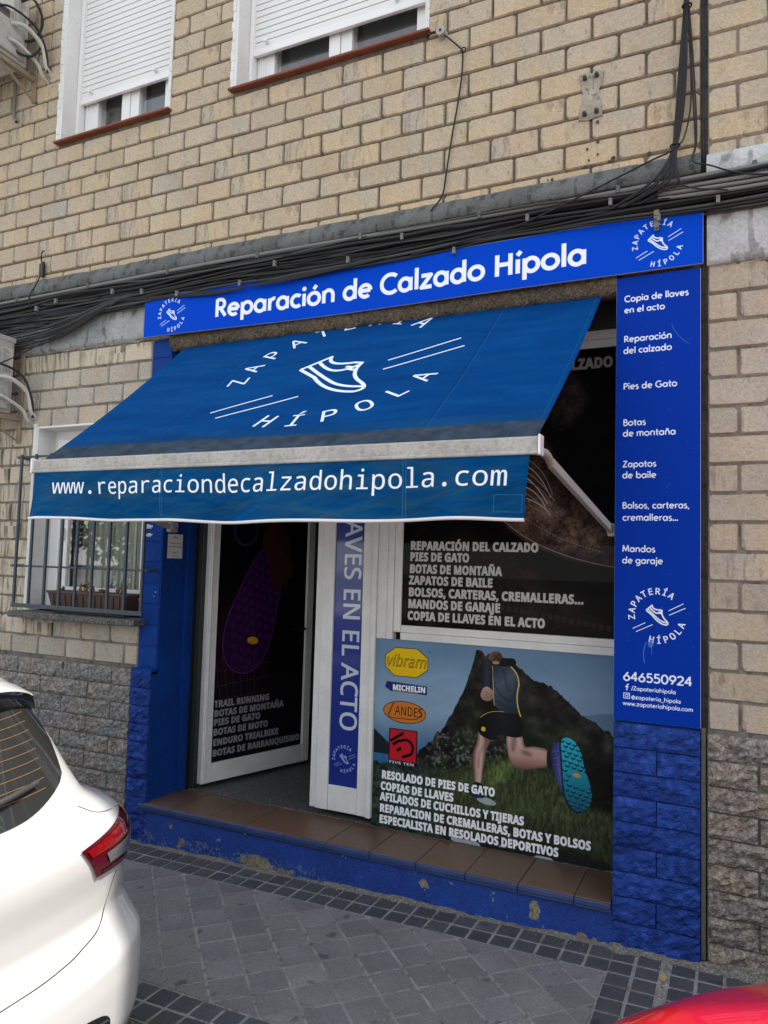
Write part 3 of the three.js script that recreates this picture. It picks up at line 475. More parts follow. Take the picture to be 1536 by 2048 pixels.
// dark printed window film with boots and a list of services
const boots = printTex(-1.66, -0.552, 1.239, 2.655, 820, (c, X, Y, s, w, h) => {
  c.fillStyle = '#120f10'; c.fillRect(0, 0, w, h);
  const blob = (pts, fill, blur = 6) => { c.save(); c.filter = `blur(${blur}px)`; c.beginPath(); pts.forEach(([x, y], i) => (i ? c.lineTo(X(x), Y(y)) : c.moveTo(X(x), Y(y)))); c.closePath(); c.fillStyle = fill; c.fill(); c.restore(); };
  blob([[-1.66, 1.6], [-1.3, 1.75], [-0.95, 1.55], [-0.6, 1.32], [-0.552, 1.25], [-1.66, 1.25]], '#2b211d', 14);
  blob([[-0.93, 2.5], [-0.75, 2.54], [-0.68, 2.4], [-0.76, 2.28], [-0.84, 2.25], [-0.92, 2.35]], '#4a4241', 12);
  blob([[-1.05, 2.3], [-0.93, 2.02], [-0.72, 1.9], [-0.56, 1.72], [-0.553, 1.58], [-0.75, 1.60], [-1.0, 1.70], [-1.18, 1.9]], '#6b5346', 10);
  blob([[-0.95, 1.97], [-0.8, 1.86], [-0.62, 1.72], [-0.56, 1.64], [-0.72, 1.63], [-0.9, 1.72]], '#93786a', 12);
  blob([[-1.0, 2.30], [-0.9, 2.24], [-0.80, 2.02], [-0.70, 1.90], [-0.80, 1.86], [-0.98, 1.98], [-1.08, 2.12]], '#4f3f36', 9);
  blob([[-1.16, 2.05], [-1.04, 2.02], [-0.95, 1.84], [-0.98, 1.70], [-1.14, 1.82]], '#7a6253', 10);
  { const im = c.getImageData(0, 0, w, h), d = im.data; for (let j = 0; j < h; j++) for (let i = 0; i < w; i++) { const u = i / 1000, v = j / 1000, k = 0.20 + 0.85 * fbm(u, v, 12, 5, 701) - 0.5 * Math.max(0, 0.5 - Math.abs(fbm(u + v * 0.4, v, 18, 4, 702) - 0.5) * 8) + 0.3 * (fbm(u, v, 120, 2, 703) - 0.5), o = (j * w + i) * 4; for (let q = 0; q < 3; q++) d[o + q] = clamp(d[o + q] * k, 0, 255); } c.putImageData(im, 0, 0); }
  c.strokeStyle = '#0c0908'; c.lineWidth = 10; c.beginPath(); c.moveTo(X(-1.2), Y(1.86)); c.quadraticCurveTo(X(-1.0), Y(1.62), X(-0.553), Y(1.555)); c.stroke();
  c.strokeStyle = '#9a8374'; c.lineWidth = 3; c.beginPath(); c.moveTo(X(-1.18), Y(1.88)); c.quadraticCurveTo(X(-0.98), Y(1.64), X(-0.553), Y(1.58)); c.stroke();
  c.setLineDash([7, 6]); c.strokeStyle = '#b59b88'; c.lineWidth = 2; c.beginPath(); c.moveTo(X(-1.12), Y(1.93)); c.quadraticCurveTo(X(-0.93), Y(1.72), X(-0.6), Y(1.65)); c.stroke(); c.setLineDash([]);
  for (let i = 0; i < 9; i++) { c.strokeStyle = i % 2 ? '#b0a296' : '#7d7067'; c.lineWidth = R(3, 6); c.beginPath(); c.moveTo(X(-1.07 + i * 0.012), Y(2.14 - i * 0.032)); c.quadraticCurveTo(X(-0.93 + R(-.03, .05)), Y(2.12 - i * 0.034), X(-0.86 + R(-.04, .04)), Y(1.93 - i * 0.014)); c.stroke(); }
  for (let i = 0; i < 7; i++) { c.fillStyle = '#8b8178'; c.beginPath(); c.arc(X(-1.06 + i * 0.022), Y(2.1 - i * 0.05), 4.5, 0, 7); c.fill(); c.fillStyle = '#16110f'; c.beginPath(); c.arc(X(-1.06 + i * 0.022), Y(2.1 - i * 0.05), 2.4, 0, 7); c.fill(); }
  c.strokeStyle = '#453a35'; c.lineWidth = 16; c.beginPath(); c.moveTo(X(-1.3), Y(2.6)); c.quadraticCurveTo(X(-1.05), Y(2.3), X(-1.12), Y(1.8)); c.stroke();
  c.strokeStyle = '#2d2421'; c.lineWidth = 22; c.setLineDash([20, 9]); c.beginPath(); c.moveTo(X(-1.5), Y(1.42)); c.quadraticCurveTo(X(-1.1), Y(1.36), X(-0.56), Y(1.285)); c.stroke(); c.setLineDash([]);
  capsText(c, 'REPARACIÓN DEL CALZADO', X(-1.40), X(-0.567), Y(2.556), 0.052 * s, '#8f8f8f', 0.07);
  const L = [['REPARACIÓN DEL CALZADO', -1.619, -0.92, 1.645], ['PIES DE GATO', -1.62, -1.283, 1.586], ['BOTAS DE MONTAÑA', -1.621, -1.108, 1.521], ['ZAPATOS DE BAILE', -1.622, -1.154, 1.460], ['BOLSOS, CARTERAS, CREMALLERAS...', -1.624, -0.696, 1.396], ['MANDOS DE GARAJE', -1.625, -1.112, 1.334], ['COPIA DE LLAVES EN EL ACTO', -1.626, -0.882, 1.271]];
  for (const [t, a, b, y] of L) capsText(c, t, X(a), X(b), Y(y), 0.043 * s, '#c4c4c2', 0.07);
});
{
  const p = mesh('printed_window_film', planeXY(-1.66, -0.552, 1.239, 2.655, -0.2845), printMat(boots, { clearcoat: 0.13, clearcoatRoughness: 0.02, roughness: 0.6, specularIntensity: 0.1 }));
  tag(p, 'dark shop window print of worn leather boots with a list of repair services', 'window print');
}
// runner poster panel under the window
const runner = printTex(-1.803, -0.506, 0.166, 1.16, 1100, (c, X, Y, s, w, h) => {

  const poly = (pts, fill) => { c.beginPath(); pts.forEach(([x, y], i) => (i ? c.lineTo(X(x), Y(y)) : c.moveTo(X(x), Y(y)))); c.closePath(); if (fill) { c.fillStyle = fill; c.fill(); } };
  const trace = (pts) => { c.beginPath(); const n = pts.length; for (let i = 0; i < n; i++) { const a = pts[i], b = pts[(i + 1) % n], mx = (a[0] + b[0]) / 2, my = (a[1] + b[1]) / 2; if (!i) { const z = pts[n - 1]; c.moveTo(X((z[0] + a[0]) / 2), Y((z[1] + a[1]) / 2)); } c.quadraticCurveTo(X(a[0]), Y(a[1]), X(mx), Y(my)); } c.closePath(); };
  const curve = (pts, fill) => { trace(pts); c.fillStyle = fill; c.fill(); };
  const grad = (x0, y0, x1, y1, ...st) => { const q = c.createLinearGradient(X(x0), Y(y0), X(x1), Y(y1)); st.forEach((k, i) => q.addColorStop(i / (st.length - 1), k)); return q; };
  // the printed landscape: clouded sky, sea, dark crag, meadow
  const ridge = [[-1.81, 0.50], [-1.60, 0.53], [-1.56, 0.56], [-1.467, 0.66], [-1.388, 0.752], [-1.33, 0.86], [-1.295, 0.93], [-1.277, 0.985], [-1.245, 1.09], [-1.236, 1.135], [-1.20, 1.145], [-1.185, 1.12], [-1.12, 1.115], [-1.022, 1.075], [-0.939, 1.026], [-0.90, 1.012], [-0.858, 0.994], [-0.82, 0.97], [-0.778, 0.932], [-0.716, 0.884], [-0.639, 0.839], [-0.567, 0.795], [-0.5, 0.76]];
  const hAt = (L, x) => { for (let i = 1; i < L.length; i++) if (x <= L[i][0]) return lerp(L[i - 1][1], L[i][1], (x - L[i - 1][0]) / (L[i][0] - L[i - 1][0])); return L[L.length - 1][1]; };
  const meadow = [[-1.81, 0.47], [-1.5, 0.50], [-1.32, 0.53], [-1.2, 0.60], [-1.05, 0.63], [-0.9, 0.60], [-0.7, 0.55], [-0.5, 0.52]];
  const img = c.getImageData(0, 0, w, h), D = img.data;
  for (let j = 0; j < h; j++) for (let i = 0; i < w; i++) {
    const x = i / s - 1.803, y = 1.16 - j / s, u = i / 1400, v = j / 1400, t = (1.16 - y);
    let col;
    const n1 = fbm(u, v, 90, 3, 601), rg = hAt(ridge, x) + (fbm(u, 0.3, 60, 4, 602) - 0.5) * 0.035;
    if (y > rg) {
      const cl = fbm(u * 0.6, v * 1.6, 5, 5, 603) - 0.5, b = 1 + cl * 0.28;
      const top = [104, 137, 166], mid = [132, 160, 184], low = [70, 108, 142], k = sstep(0, 0.28, t), k2 = sstep(0.36, 0.60, t);
      col = [0, 1, 2].map((q) => lerp(lerp(top[q], mid[q], k), low[q], k2) * b);
      if (y < 0.575 + 0.004 * n1 && x < -1.3) col = [44, 92, 132].map((q) => q * (0.85 + 0.5 * n1));
      if (x < -1.70 && y < 0.60 + (-1.70 - x) * 0.75 && y > 0.55) col = [30, 36, 42];
      if (x > -0.78 && y < 0.862 + 0.03 * Math.sin(x * 9)) col = [92, 122, 146];
    } else {
      const a = fbm(u + y * 0.05, v, 26, 5, 605), r = Math.abs(fbm(u, v, 14, 5, 606) - 0.5) * 2, sl = fbm(u + v * 0.8, v - u * 0.4, 34, 4, 607);
      let L = 26 + 62 * Math.max(0, a - 0.36) + 40 * Math.max(0, sl - 0.5) - 22 * r; L *= 0.9 + 0.3 * n1;
      const veg = sstep(0.42, 0.66, fbm(u, v, 9, 4, 608)) * sstep(0.98, 0.72, y);
      col = [L * (1.06 - 0.12 * veg), L * (1.0 + 0.10 * veg), L * (0.93 - 0.22 * veg)];
      const scr = sstep(0.80, 0.62, y) * sstep(-0.86, -1.2, x) * sstep(-1.56, -1.42, x); if (scr > 0.2 && n1 > 0.52) { const k = scr * (n1 - 0.5) * 3.2; col = col.map((q) => lerp(q, 132, clamp(k, 0, 0.75))); }
      const dk = sstep(-0.78, -0.62, x) * sstep(0.74, 0.64, y) * sstep(0.40, 0.46, y); col = col.map((q) => q * (1 - 0.65 * dk));
      const m = hAt(meadow, x) + (n1 - 0.5) * 0.06, gk = sstep(m + 0.03, m - 0.05, y) * (1 - dk);
      if (gk > 0) { const f = fbm(u * 2, v * 0.7, 70, 3, 609), ff = fbm(u, v, 12, 4, 610), path = Math.exp(-Math.pow((x + 1.06 - (y - 0.6) * 0.7) / 0.05, 2)) * sstep(0.42, 0.5, y), sh = 1 - 0.55 * sstep(0.40, 0.2, y) * ff * 1.5; const G0 = [56, 66, 40].map((q, z) => (q + path * [24, 30, 12][z]) * (0.45 + 1.15 * f) * clamp(sh, 0.3, 1)); col = col.map((q, z) => lerp(q, G0[z], gk)); }
      if (x < -1.35 && y < 0.52) { const f = fbm(u, v, 46, 3, 611), k = sstep(-1.3, -1.6, x); col = col.map((q, z) => lerp(q, [60, 84, 82][z] * (0.25 + 1.5 * Math.max(0, f - 0.25)), k * 0.8)); }
      const mud = sstep(0.215, 0.185, y + (fbm(u, v, 7, 3, 612) - 0.5) * 0.12); if (mud > 0 && x > -1.35) { const wet = fbm(u * 0.7, v * 2.4, 10, 3, 613) > 0.60; col = col.map((q, z) => lerp(q, wet ? [150, 164, 170][z] : [24, 27, 28][z], mud)); }
    }
    const o = (j * w + i) * 4; D[o] = clamp(col[0], 0, 255); D[o + 1] = clamp(col[1], 0, 255); D[o + 2] = clamp(col[2], 0, 255); D[o + 3] = 255;
  }
  c.putImageData(img, 0, 0);
  for (let i = 0; i < 4200; i++) { const x = R(-1.81, -0.5), y = 0.17 + Math.pow(rnd(), 0.8) * 0.36, L = R(5, 20) * (1.25 - y); c.strokeStyle = pick(['rgba(98,124,70,.34)', 'rgba(58,82,44,.45)', 'rgba(20,28,18,.5)', 'rgba(136,152,108,.2)', 'rgba(74,98,66,.35)']); c.lineWidth = R(0.7, 1.8); c.beginPath(); c.moveTo(X(x), Y(y)); c.lineTo(X(x) + R(-7, 7), Y(y) - L); c.stroke(); }
  for (let i = 0; i < 500; i++) { const x = R(-1.81, -1.42), y = R(0.17, 0.47); c.fillStyle = pick(['rgba(128,150,146,.3)', 'rgba(50,72,66,.45)', 'rgba(18,28,26,.55)']); c.beginPath(); c.ellipse(X(x), Y(y), R(3, 10), R(1.5, 3.5), R(0, 3), 0, 7); c.fill(); }
  for (let i = 0; i < 45; i++) { c.fillStyle = 'rgba(206,200,104,.55)'; c.beginPath(); c.arc(X(R(-1.2, -0.6)), Y(R(0.33, 0.52)), R(1, 2.2), 0, 7); c.fill(); }
  c.fillStyle = 'rgba(178,190,192,.8)'; c.beginPath(); c.ellipse(X(-1.165), Y(0.392), 0.05 * s, 0.017 * s, 0.12, 0, 7); c.fill();
  // runner seen from behind
  const skinA = grad(-1.245, 0.6, -1.175, 0.6, '#5d463e', '#b59486', '#c9aa9b', '#7d6155');
  curve([[-1.218, 0.75], [-1.15, 0.745], [-1.146, 0.69], [-1.172, 0.645], [-1.178, 0.59], [-1.19, 0.53], [-1.193, 0.465], [-1.232, 0.462], [-1.236, 0.52], [-1.248, 0.575], [-1.242, 0.63], [-1.215, 0.68]], skinA);
  const shade = (pts, dx) => { c.save(); trace(pts); c.clip(); c.filter = 'blur(6px)'; c.strokeStyle = 'rgba(48,30,26,.55)'; c.lineWidth = 12; c.translate(dx, 2); trace(pts); c.stroke(); c.restore(); };
  shade([[-1.218, 0.75], [-1.15, 0.745], [-1.146, 0.69], [-1.172, 0.645], [-1.178, 0.59], [-1.19, 0.53], [-1.193, 0.465], [-1.232, 0.462], [-1.236, 0.52], [-1.248, 0.575], [-1.242, 0.63], [-1.215, 0.68]], 3);
  c.save(); c.filter = 'blur(4px)'; c.strokeStyle = 'rgba(60,38,32,.6)'; c.lineWidth = 4; c.beginPath(); c.moveTo(X(-1.19), Y(0.655)); c.quadraticCurveTo(X(-1.215), Y(0.62), X(-1.208), Y(0.55)); c.stroke(); c.strokeStyle = 'rgba(225,200,188,.5)'; c.beginPath(); c.moveTo(X(-1.2), Y(0.72)); c.lineTo(X(-1.185), Y(0.68)); c.stroke(); c.restore();
  curve([[-1.24, 0.478], [-1.187, 0.478], [-1.182, 0.44], [-1.235, 0.436]], '#15171f'); curve([[-1.258, 0.445], [-1.18, 0.448], [-1.16, 0.418], [-1.19, 0.398], [-1.258, 0.405]], '#222b48');
  const skinB = grad(-0.95, 0.70, -0.95, 0.575, '#c7a697', '#b38f80', '#6f5248');
  curve([[-1.072, 0.745], [-0.985, 0.748], [-0.978, 0.68], [-0.945, 0.69], [-0.905, 0.692], [-0.85, 0.684], [-0.852, 0.602], [-0.90, 0.592], [-0.96, 0.572], [-1.02, 0.568], [-1.05, 0.60], [-1.062, 0.66]], skinB);
  c.save(); c.filter = 'blur(7px)'; c.fillStyle = 'rgba(60,40,34,.45)'; c.beginPath(); c.ellipse(X(-1.03), Y(0.70), 0.014 * s, 0.05 * s, 0.1, 0, 7); c.fill(); c.beginPath(); c.ellipse(X(-0.965), Y(0.655), 0.03 * s, 0.012 * s, 0.3, 0, 7); c.fill(); c.restore();
  shade([[-1.072, 0.745], [-0.985, 0.748], [-0.978, 0.68], [-0.945, 0.69], [-0.905, 0.692], [-0.85, 0.684], [-0.852, 0.602], [-0.90, 0.592], [-0.96, 0.572], [-1.02, 0.568], [-1.05, 0.60], [-1.062, 0.66]], -2);
  curve([[-0.866, 0.69], [-0.83, 0.697], [-0.83, 0.598], [-0.864, 0.594]], '#1b1d22');
  // running shoe with turquoise lugged sole
  curve([[-0.852, 0.70], [-0.80, 0.735], [-0.76, 0.70], [-0.74, 0.55], [-0.755, 0.455], [-0.785, 0.49], [-0.832, 0.58]], grad(-0.85, 0.6, -0.76, 0.6, '#23264f', '#46498c', '#2d3064'));
  c.strokeStyle = 'rgba(180,180,220,.5)'; c.lineWidth = 1.4; for (let i = 0; i < 7; i++) { c.beginPath(); c.moveTo(X(-0.842 + i * 0.009), Y(0.675 - i * 0.03)); c.lineTo(X(-0.782), Y(0.70 - i * 0.032)); c.stroke(); c.beginPath(); c.moveTo(X(-0.835 + i * 0.008), Y(0.70 - i * 0.03)); c.lineTo(X(-0.80 + i * 0.004), Y(0.64 - i * 0.03)); c.stroke(); }
  const sole = [[-0.80, 0.735], [-0.775, 0.758], [-0.735, 0.748], [-0.70, 0.70], [-0.685, 0.62], [-0.658, 0.56], [-0.645, 0.49], [-0.662, 0.435], [-0.70, 0.412], [-0.745, 0.425], [-0.775, 0.48], [-0.785, 0.56], [-0.79, 0.65]];
  curve(sole.map(([x, y]) => [x - 0.008, y - 0.008]), '#12263c'); curve(sole, grad(-0.74, 0.75, -0.70, 0.41, '#23b0c8', '#1f9db6', '#17788f', '#125468'));
  c.save(); trace(sole); c.clip();
  for (let r = 0; r < 15; r++) for (let k = 0; k < 5; k++) { const t = r / 14, x = lerp(-0.80, -0.765, t) + 0.030 * k + (r % 2) * 0.014, y = lerp(0.742, 0.425, t) - k * 0.006; if (Math.abs(r - 7) < 1.5 && k > 0 && k < 4) continue; c.fillStyle = 'rgba(8,52,70,.85)'; c.beginPath(); c.moveTo(X(x), Y(y)); c.lineTo(X(x + 0.010), Y(y - 0.007)); c.lineTo(X(x + 0.020), Y(y - 0.001)); c.lineTo(X(x + 0.023), Y(y - 0.010)); c.lineTo(X(x + 0.010), Y(y - 0.017)); c.lineTo(X(x - 0.002), Y(y - 0.009)); c.fill(); c.strokeStyle = 'rgba(120,222,234,.5)'; c.lineWidth = 1.5; c.beginPath(); c.moveTo(X(x), Y(y + 0.002)); c.lineTo(X(x + 0.010), Y(y - 0.005)); c.lineTo(X(x + 0.020), Y(y + 0.001)); c.stroke(); }
  c.restore(); c.fillStyle = '#c98f3c'; c.beginPath(); c.ellipse(X(-0.72), Y(0.583), 0.019 * s, 0.010 * s, 0.1, 0, 7); c.fill();
  // shorts, jacket, arms, head
  curve([[-1.208, 0.815], [-1.14, 0.85], [-1.0, 0.84], [-0.982, 0.79], [-0.982, 0.725], [-1.06, 0.722], [-1.10, 0.735], [-1.128, 0.688], [-1.212, 0.712], [-1.218, 0.76]], grad(-1.21, 0.78, -0.98, 0.74, '#0c0d0f', '#1b1d20', '#0b0c0e'));
  c.strokeStyle = '#c7b25a'; c.lineWidth = 3; c.beginPath(); c.moveTo(X(-1.205), Y(0.80)); c.quadraticCurveTo(X(-1.16), Y(0.852), X(-1.05), Y(0.84)); c.stroke();
  c.fillStyle = '#d8b52a'; c.beginPath(); c.arc(X(-1.188), Y(0.745), 0.012 * s, 0, 7); c.fill();
  curve([[-1.15, 1.075], [-1.06, 1.085], [-1.012, 1.035], [-1.008, 0.93], [-0.998, 0.84], [-1.06, 0.835], [-1.138, 0.86], [-1.142, 0.95]], grad(-1.14, 1.05, -1.0, 0.86, '#2b3641', '#4a5a67', '#33414d', '#222c35'));
  c.save(); trace([[-1.15, 1.075], [-1.06, 1.085], [-1.012, 1.035], [-1.008, 0.93], [-0.998, 0.84], [-1.06, 0.835], [-1.138, 0.86], [-1.142, 0.95]]); c.clip(); c.filter = 'blur(4px)'; c.strokeStyle = 'rgba(14,20,26,.5)'; c.lineWidth = 7; for (const [a, b, d, e2] of [[-1.14, 0.98, -1.05, 0.90], [-1.13, 0.90, -1.03, 0.86], [-1.09, 1.05, -1.05, 0.95], [-1.02, 1.0, -1.05, 0.90]]) { c.beginPath(); c.moveTo(X(a), Y(b)); c.quadraticCurveTo(X((a + d) / 2), Y(e2), X(d), Y(e2)); c.stroke(); } c.restore();
  c.strokeStyle = '#d3c46a'; c.lineWidth = 6; c.beginPath(); c.moveTo(X(-1.08), Y(1.083)); c.quadraticCurveTo(X(-1.008), Y(1.055), X(-1.008), Y(0.98)); c.quadraticCurveTo(X(-1.03), Y(0.9), X(-0.996), Y(0.828)); c.stroke(); c.lineWidth = 3; c.beginPath(); c.moveTo(X(-1.147), Y(1.065)); c.lineTo(X(-1.134), Y(0.868)); c.stroke();
  curve([[-1.21, 1.085], [-1.15, 1.085], [-1.142, 1.0], [-1.15, 0.925], [-1.185, 0.925], [-1.212, 1.02]], grad(-1.21, 1.0, -1.14, 1.0, '#11171e', '#2c3946', '#161d25'));
  curve([[-1.165, 0.958], [-1.14, 0.942], [-1.134, 0.90], [-1.175, 0.882], [-1.208, 0.90], [-1.204, 0.93], [-1.188, 0.957]], grad(-1.2, 0.95, -1.15, 0.88, '#c2a193', '#7d6155')); c.strokeStyle = 'rgba(70,50,44,.8)'; c.lineWidth = 2; for (let i = 0; i < 4; i++) { c.beginPath(); c.moveTo(X(-1.203), Y(0.938 - i * 0.012)); c.lineTo(X(-1.165), Y(0.942 - i * 0.012)); c.stroke(); }
  curve([[-1.17, 1.10], [-1.13, 1.13], [-1.09, 1.105], [-1.03, 1.115], [-1.02, 1.075], [-1.07, 1.065], [-1.13, 1.07], [-1.165, 1.08]], '#151517'); curve([[-1.172, 1.098], [-1.155, 1.138], [-1.115, 1.142], [-1.092, 1.118], [-1.105, 1.09], [-1.15, 1.08]], grad(-1.16, 1.14, -1.10, 1.08, '#8d6d58', '#5a4335', '#2c201a')); c.strokeStyle = 'rgba(30,20,14,.6)'; c.lineWidth = 1.5; for (let i = 0; i < 14; i++) { c.beginPath(); c.moveTo(X(-1.13 + R(-.03, .03)), Y(1.135 + R(-.01, .003))); c.lineTo(X(-1.135 + R(-.03, .03)), Y(1.095 + R(-.01, .01))); c.stroke(); } curve([[-1.15, 1.088], [-1.112, 1.092], [-1.108, 1.076], [-1.145, 1.072]], '#a3846f');
  // emblems
  poly([[-1.746, 1.075], [-1.69, 1.117], [-1.56, 1.117], [-1.499, 1.072], [-1.499, 1.012], [-1.56, 0.968], [-1.69, 0.968], [-1.746, 1.014]], '#e6bf16'); c.strokeStyle = '#16140e'; c.lineWidth = 3.5; c.stroke();
  c.save(); c.font = 'italic 92px sans-serif'; c.lineWidth = 3; c.strokeStyle = '#16140e'; c.translate(X(-1.745), Y(1.018)); c.scale(0.90, 1); c.strokeText('vibram', 0, 0); c.restore(); c.font = '16px sans-serif'; c.fillStyle = '#16140e'; c.fillText('®', X(-1.497), Y(1.1));
  poly([[-1.735, 0.935], [-1.5, 0.927], [-1.5, 0.882], [-1.71, 0.884], [-1.745, 0.905]], '#1b2a6b'); capsText(c, 'MICHELIN', X(-1.70), X(-1.508), Y(0.893), 0.028 * s, '#f0f0f0', 0.06); c.fillStyle = '#e6bf16'; c.fillRect(X(-1.70), Y(0.888), 0.15 * s, 2.5);
  c.fillStyle = '#c8762a'; c.strokeStyle = '#1f130a'; c.lineWidth = 4; c.beginPath(); c.ellipse(X(-1.627), Y(0.780), 0.123 * s, 0.056 * s, 0.02, 0, 7); c.fill(); c.stroke();
  c.save(); c.font = '78px sans-serif'; c.lineWidth = 4.5; c.strokeStyle = '#1f130a'; c.translate(X(-1.682), Y(0.762)); c.scale(0.74, 0.92); c.fillStyle = '#1f130a'; c.fillText('ANDES', 0, 0); c.restore();
  c.lineWidth = 4; c.beginPath(); c.moveTo(X(-1.685), Y(0.825)); for (let i = 0; i < 5; i++) c.arc(X(-1.692 - i * 0.006), Y(0.815 - i * 0.014), 7, -1, 2.4, true); c.quadraticCurveTo(X(-1.70), Y(0.738), X(-1.64), Y(0.748)); c.quadraticCurveTo(X(-1.55), Y(0.735), X(-1.527), Y(0.78)); c.quadraticCurveTo(X(-1.53), Y(0.81), X(-1.55), Y(0.79)); c.stroke();
  c.fillStyle = '#0d0d0f'; c.fillRect(X(-1.713), Y(0.69), 0.164 * s, 0.186 * s); c.fillStyle = '#c01b2c'; c.fillRect(X(-1.707), Y(0.685), 0.152 * s, 0.16 * s);
  c.strokeStyle = '#0d0d0f'; c.lineWidth = 17; c.lineCap = 'butt'; c.beginPath(); c.moveTo(X(-1.704), Y(0.622)); c.lineTo(X(-1.628), Y(0.672)); c.stroke(); c.beginPath(); c.moveTo(X(-1.69), Y(0.604)); c.lineTo(X(-1.655), Y(0.628)); c.arc(X(-1.615), Y(0.595), 0.042 * s, -2.2, 0.9); c.lineTo(X(-1.634), Y(0.545)); c.stroke(); c.beginPath(); c.moveTo(X(-1.665), Y(0.575)); c.lineTo(X(-1.64), Y(0.592)); c.stroke();
  capsText(c, 'FIVE TEN', X(-1.71), X(-1.562), Y(0.506), 0.014 * s, '#b9c4cf', 0.02);
  const L = [['RESOLADO DE PIES DE GATO', -1.751, -1.121, 0.421], ['COPIAS DE LLAVES', -1.755, -1.34, 0.362], ['AFILADOS DE CUCHILLOS Y TIJERAS', -1.756, -0.972, 0.306], ['REPARACION DE CREMALLERAS, BOTAS Y BOLSOS', -1.757, -0.65, 0.246], ['ESPECIALISTA EN RESOLADOS DEPORTIVOS', -1.758, -0.802, 0.188]];
  for (const [t, a, b, y] of L) capsText(c, t, X(a), X(b), Y(y), 0.040 * s, '#eef1f4', 0.07);
});
{
  const p = thing('poster_panel', 'large poster panel of a mountain runner with a turquoise shoe sole', 'poster');
  mesh('panel', rb(-1.803, -0.506, 0.166, 1.16, -0.295, -0.281, 0.002), MT.alu, p);
  mesh('print', planeXY(-1.803, -0.506, 0.166, 1.16, -0.2795), printMat(runner, { clearcoat: 0.1, clearcoatRoughness: 0.3, roughness: 0.7, specularIntensity: 0.2 }), p);
}
// fixed side leaf with the upright blue strip
{
  const leaf = mesh('side_leaf', [rb(-2.197, -2.155, 0.2, 2.25, -0.325, -0.285), rb(-2.154, -2.079, 0.2, 2.25, -0.32, -0.276), rb(-1.897, -1.836, 0.2, 2.25, -0.32, -0.276), rb(-2.078, -1.898, 0.2, 0.338, -0.318, -0.28), rb(-2.078, -1.898, 2.18, 2.25, -0.318, -0.28)], MT.alu, building);
  const t = printTex(-2.079, -1.897, 0.338, 2.18, 800, (c, X, Y, s, w, h) => {
    c.fillStyle = '#0c2a84'; c.fillRect(0, 0, w, h);
    c.save(); c.translate(X(-2.019), Y(1.95)); c.rotate(Math.PI / 2); c.font = '100px sans-serif'; const str = 'LLAVES EN EL ACTO', tw = c.measureText(str).width; c.scale((1.95 - 0.635) * s / tw, 0.104 * s / 72); c.fillStyle = '#c7d0dc'; c.strokeStyle = '#c7d0dc'; c.lineWidth = 3; c.fillText(str, 0, 0); c.strokeText(str, 0, 0); c.restore();
    drawLogo(c, X(-1.986), Y(0.485), 0.066 * s, '#aeb9d6', 0.06);
  });
  mesh('printed_strip', planeXY(-2.079, -1.897, 0.338, 2.18, -0.2885), printMat(t), leaf);
}
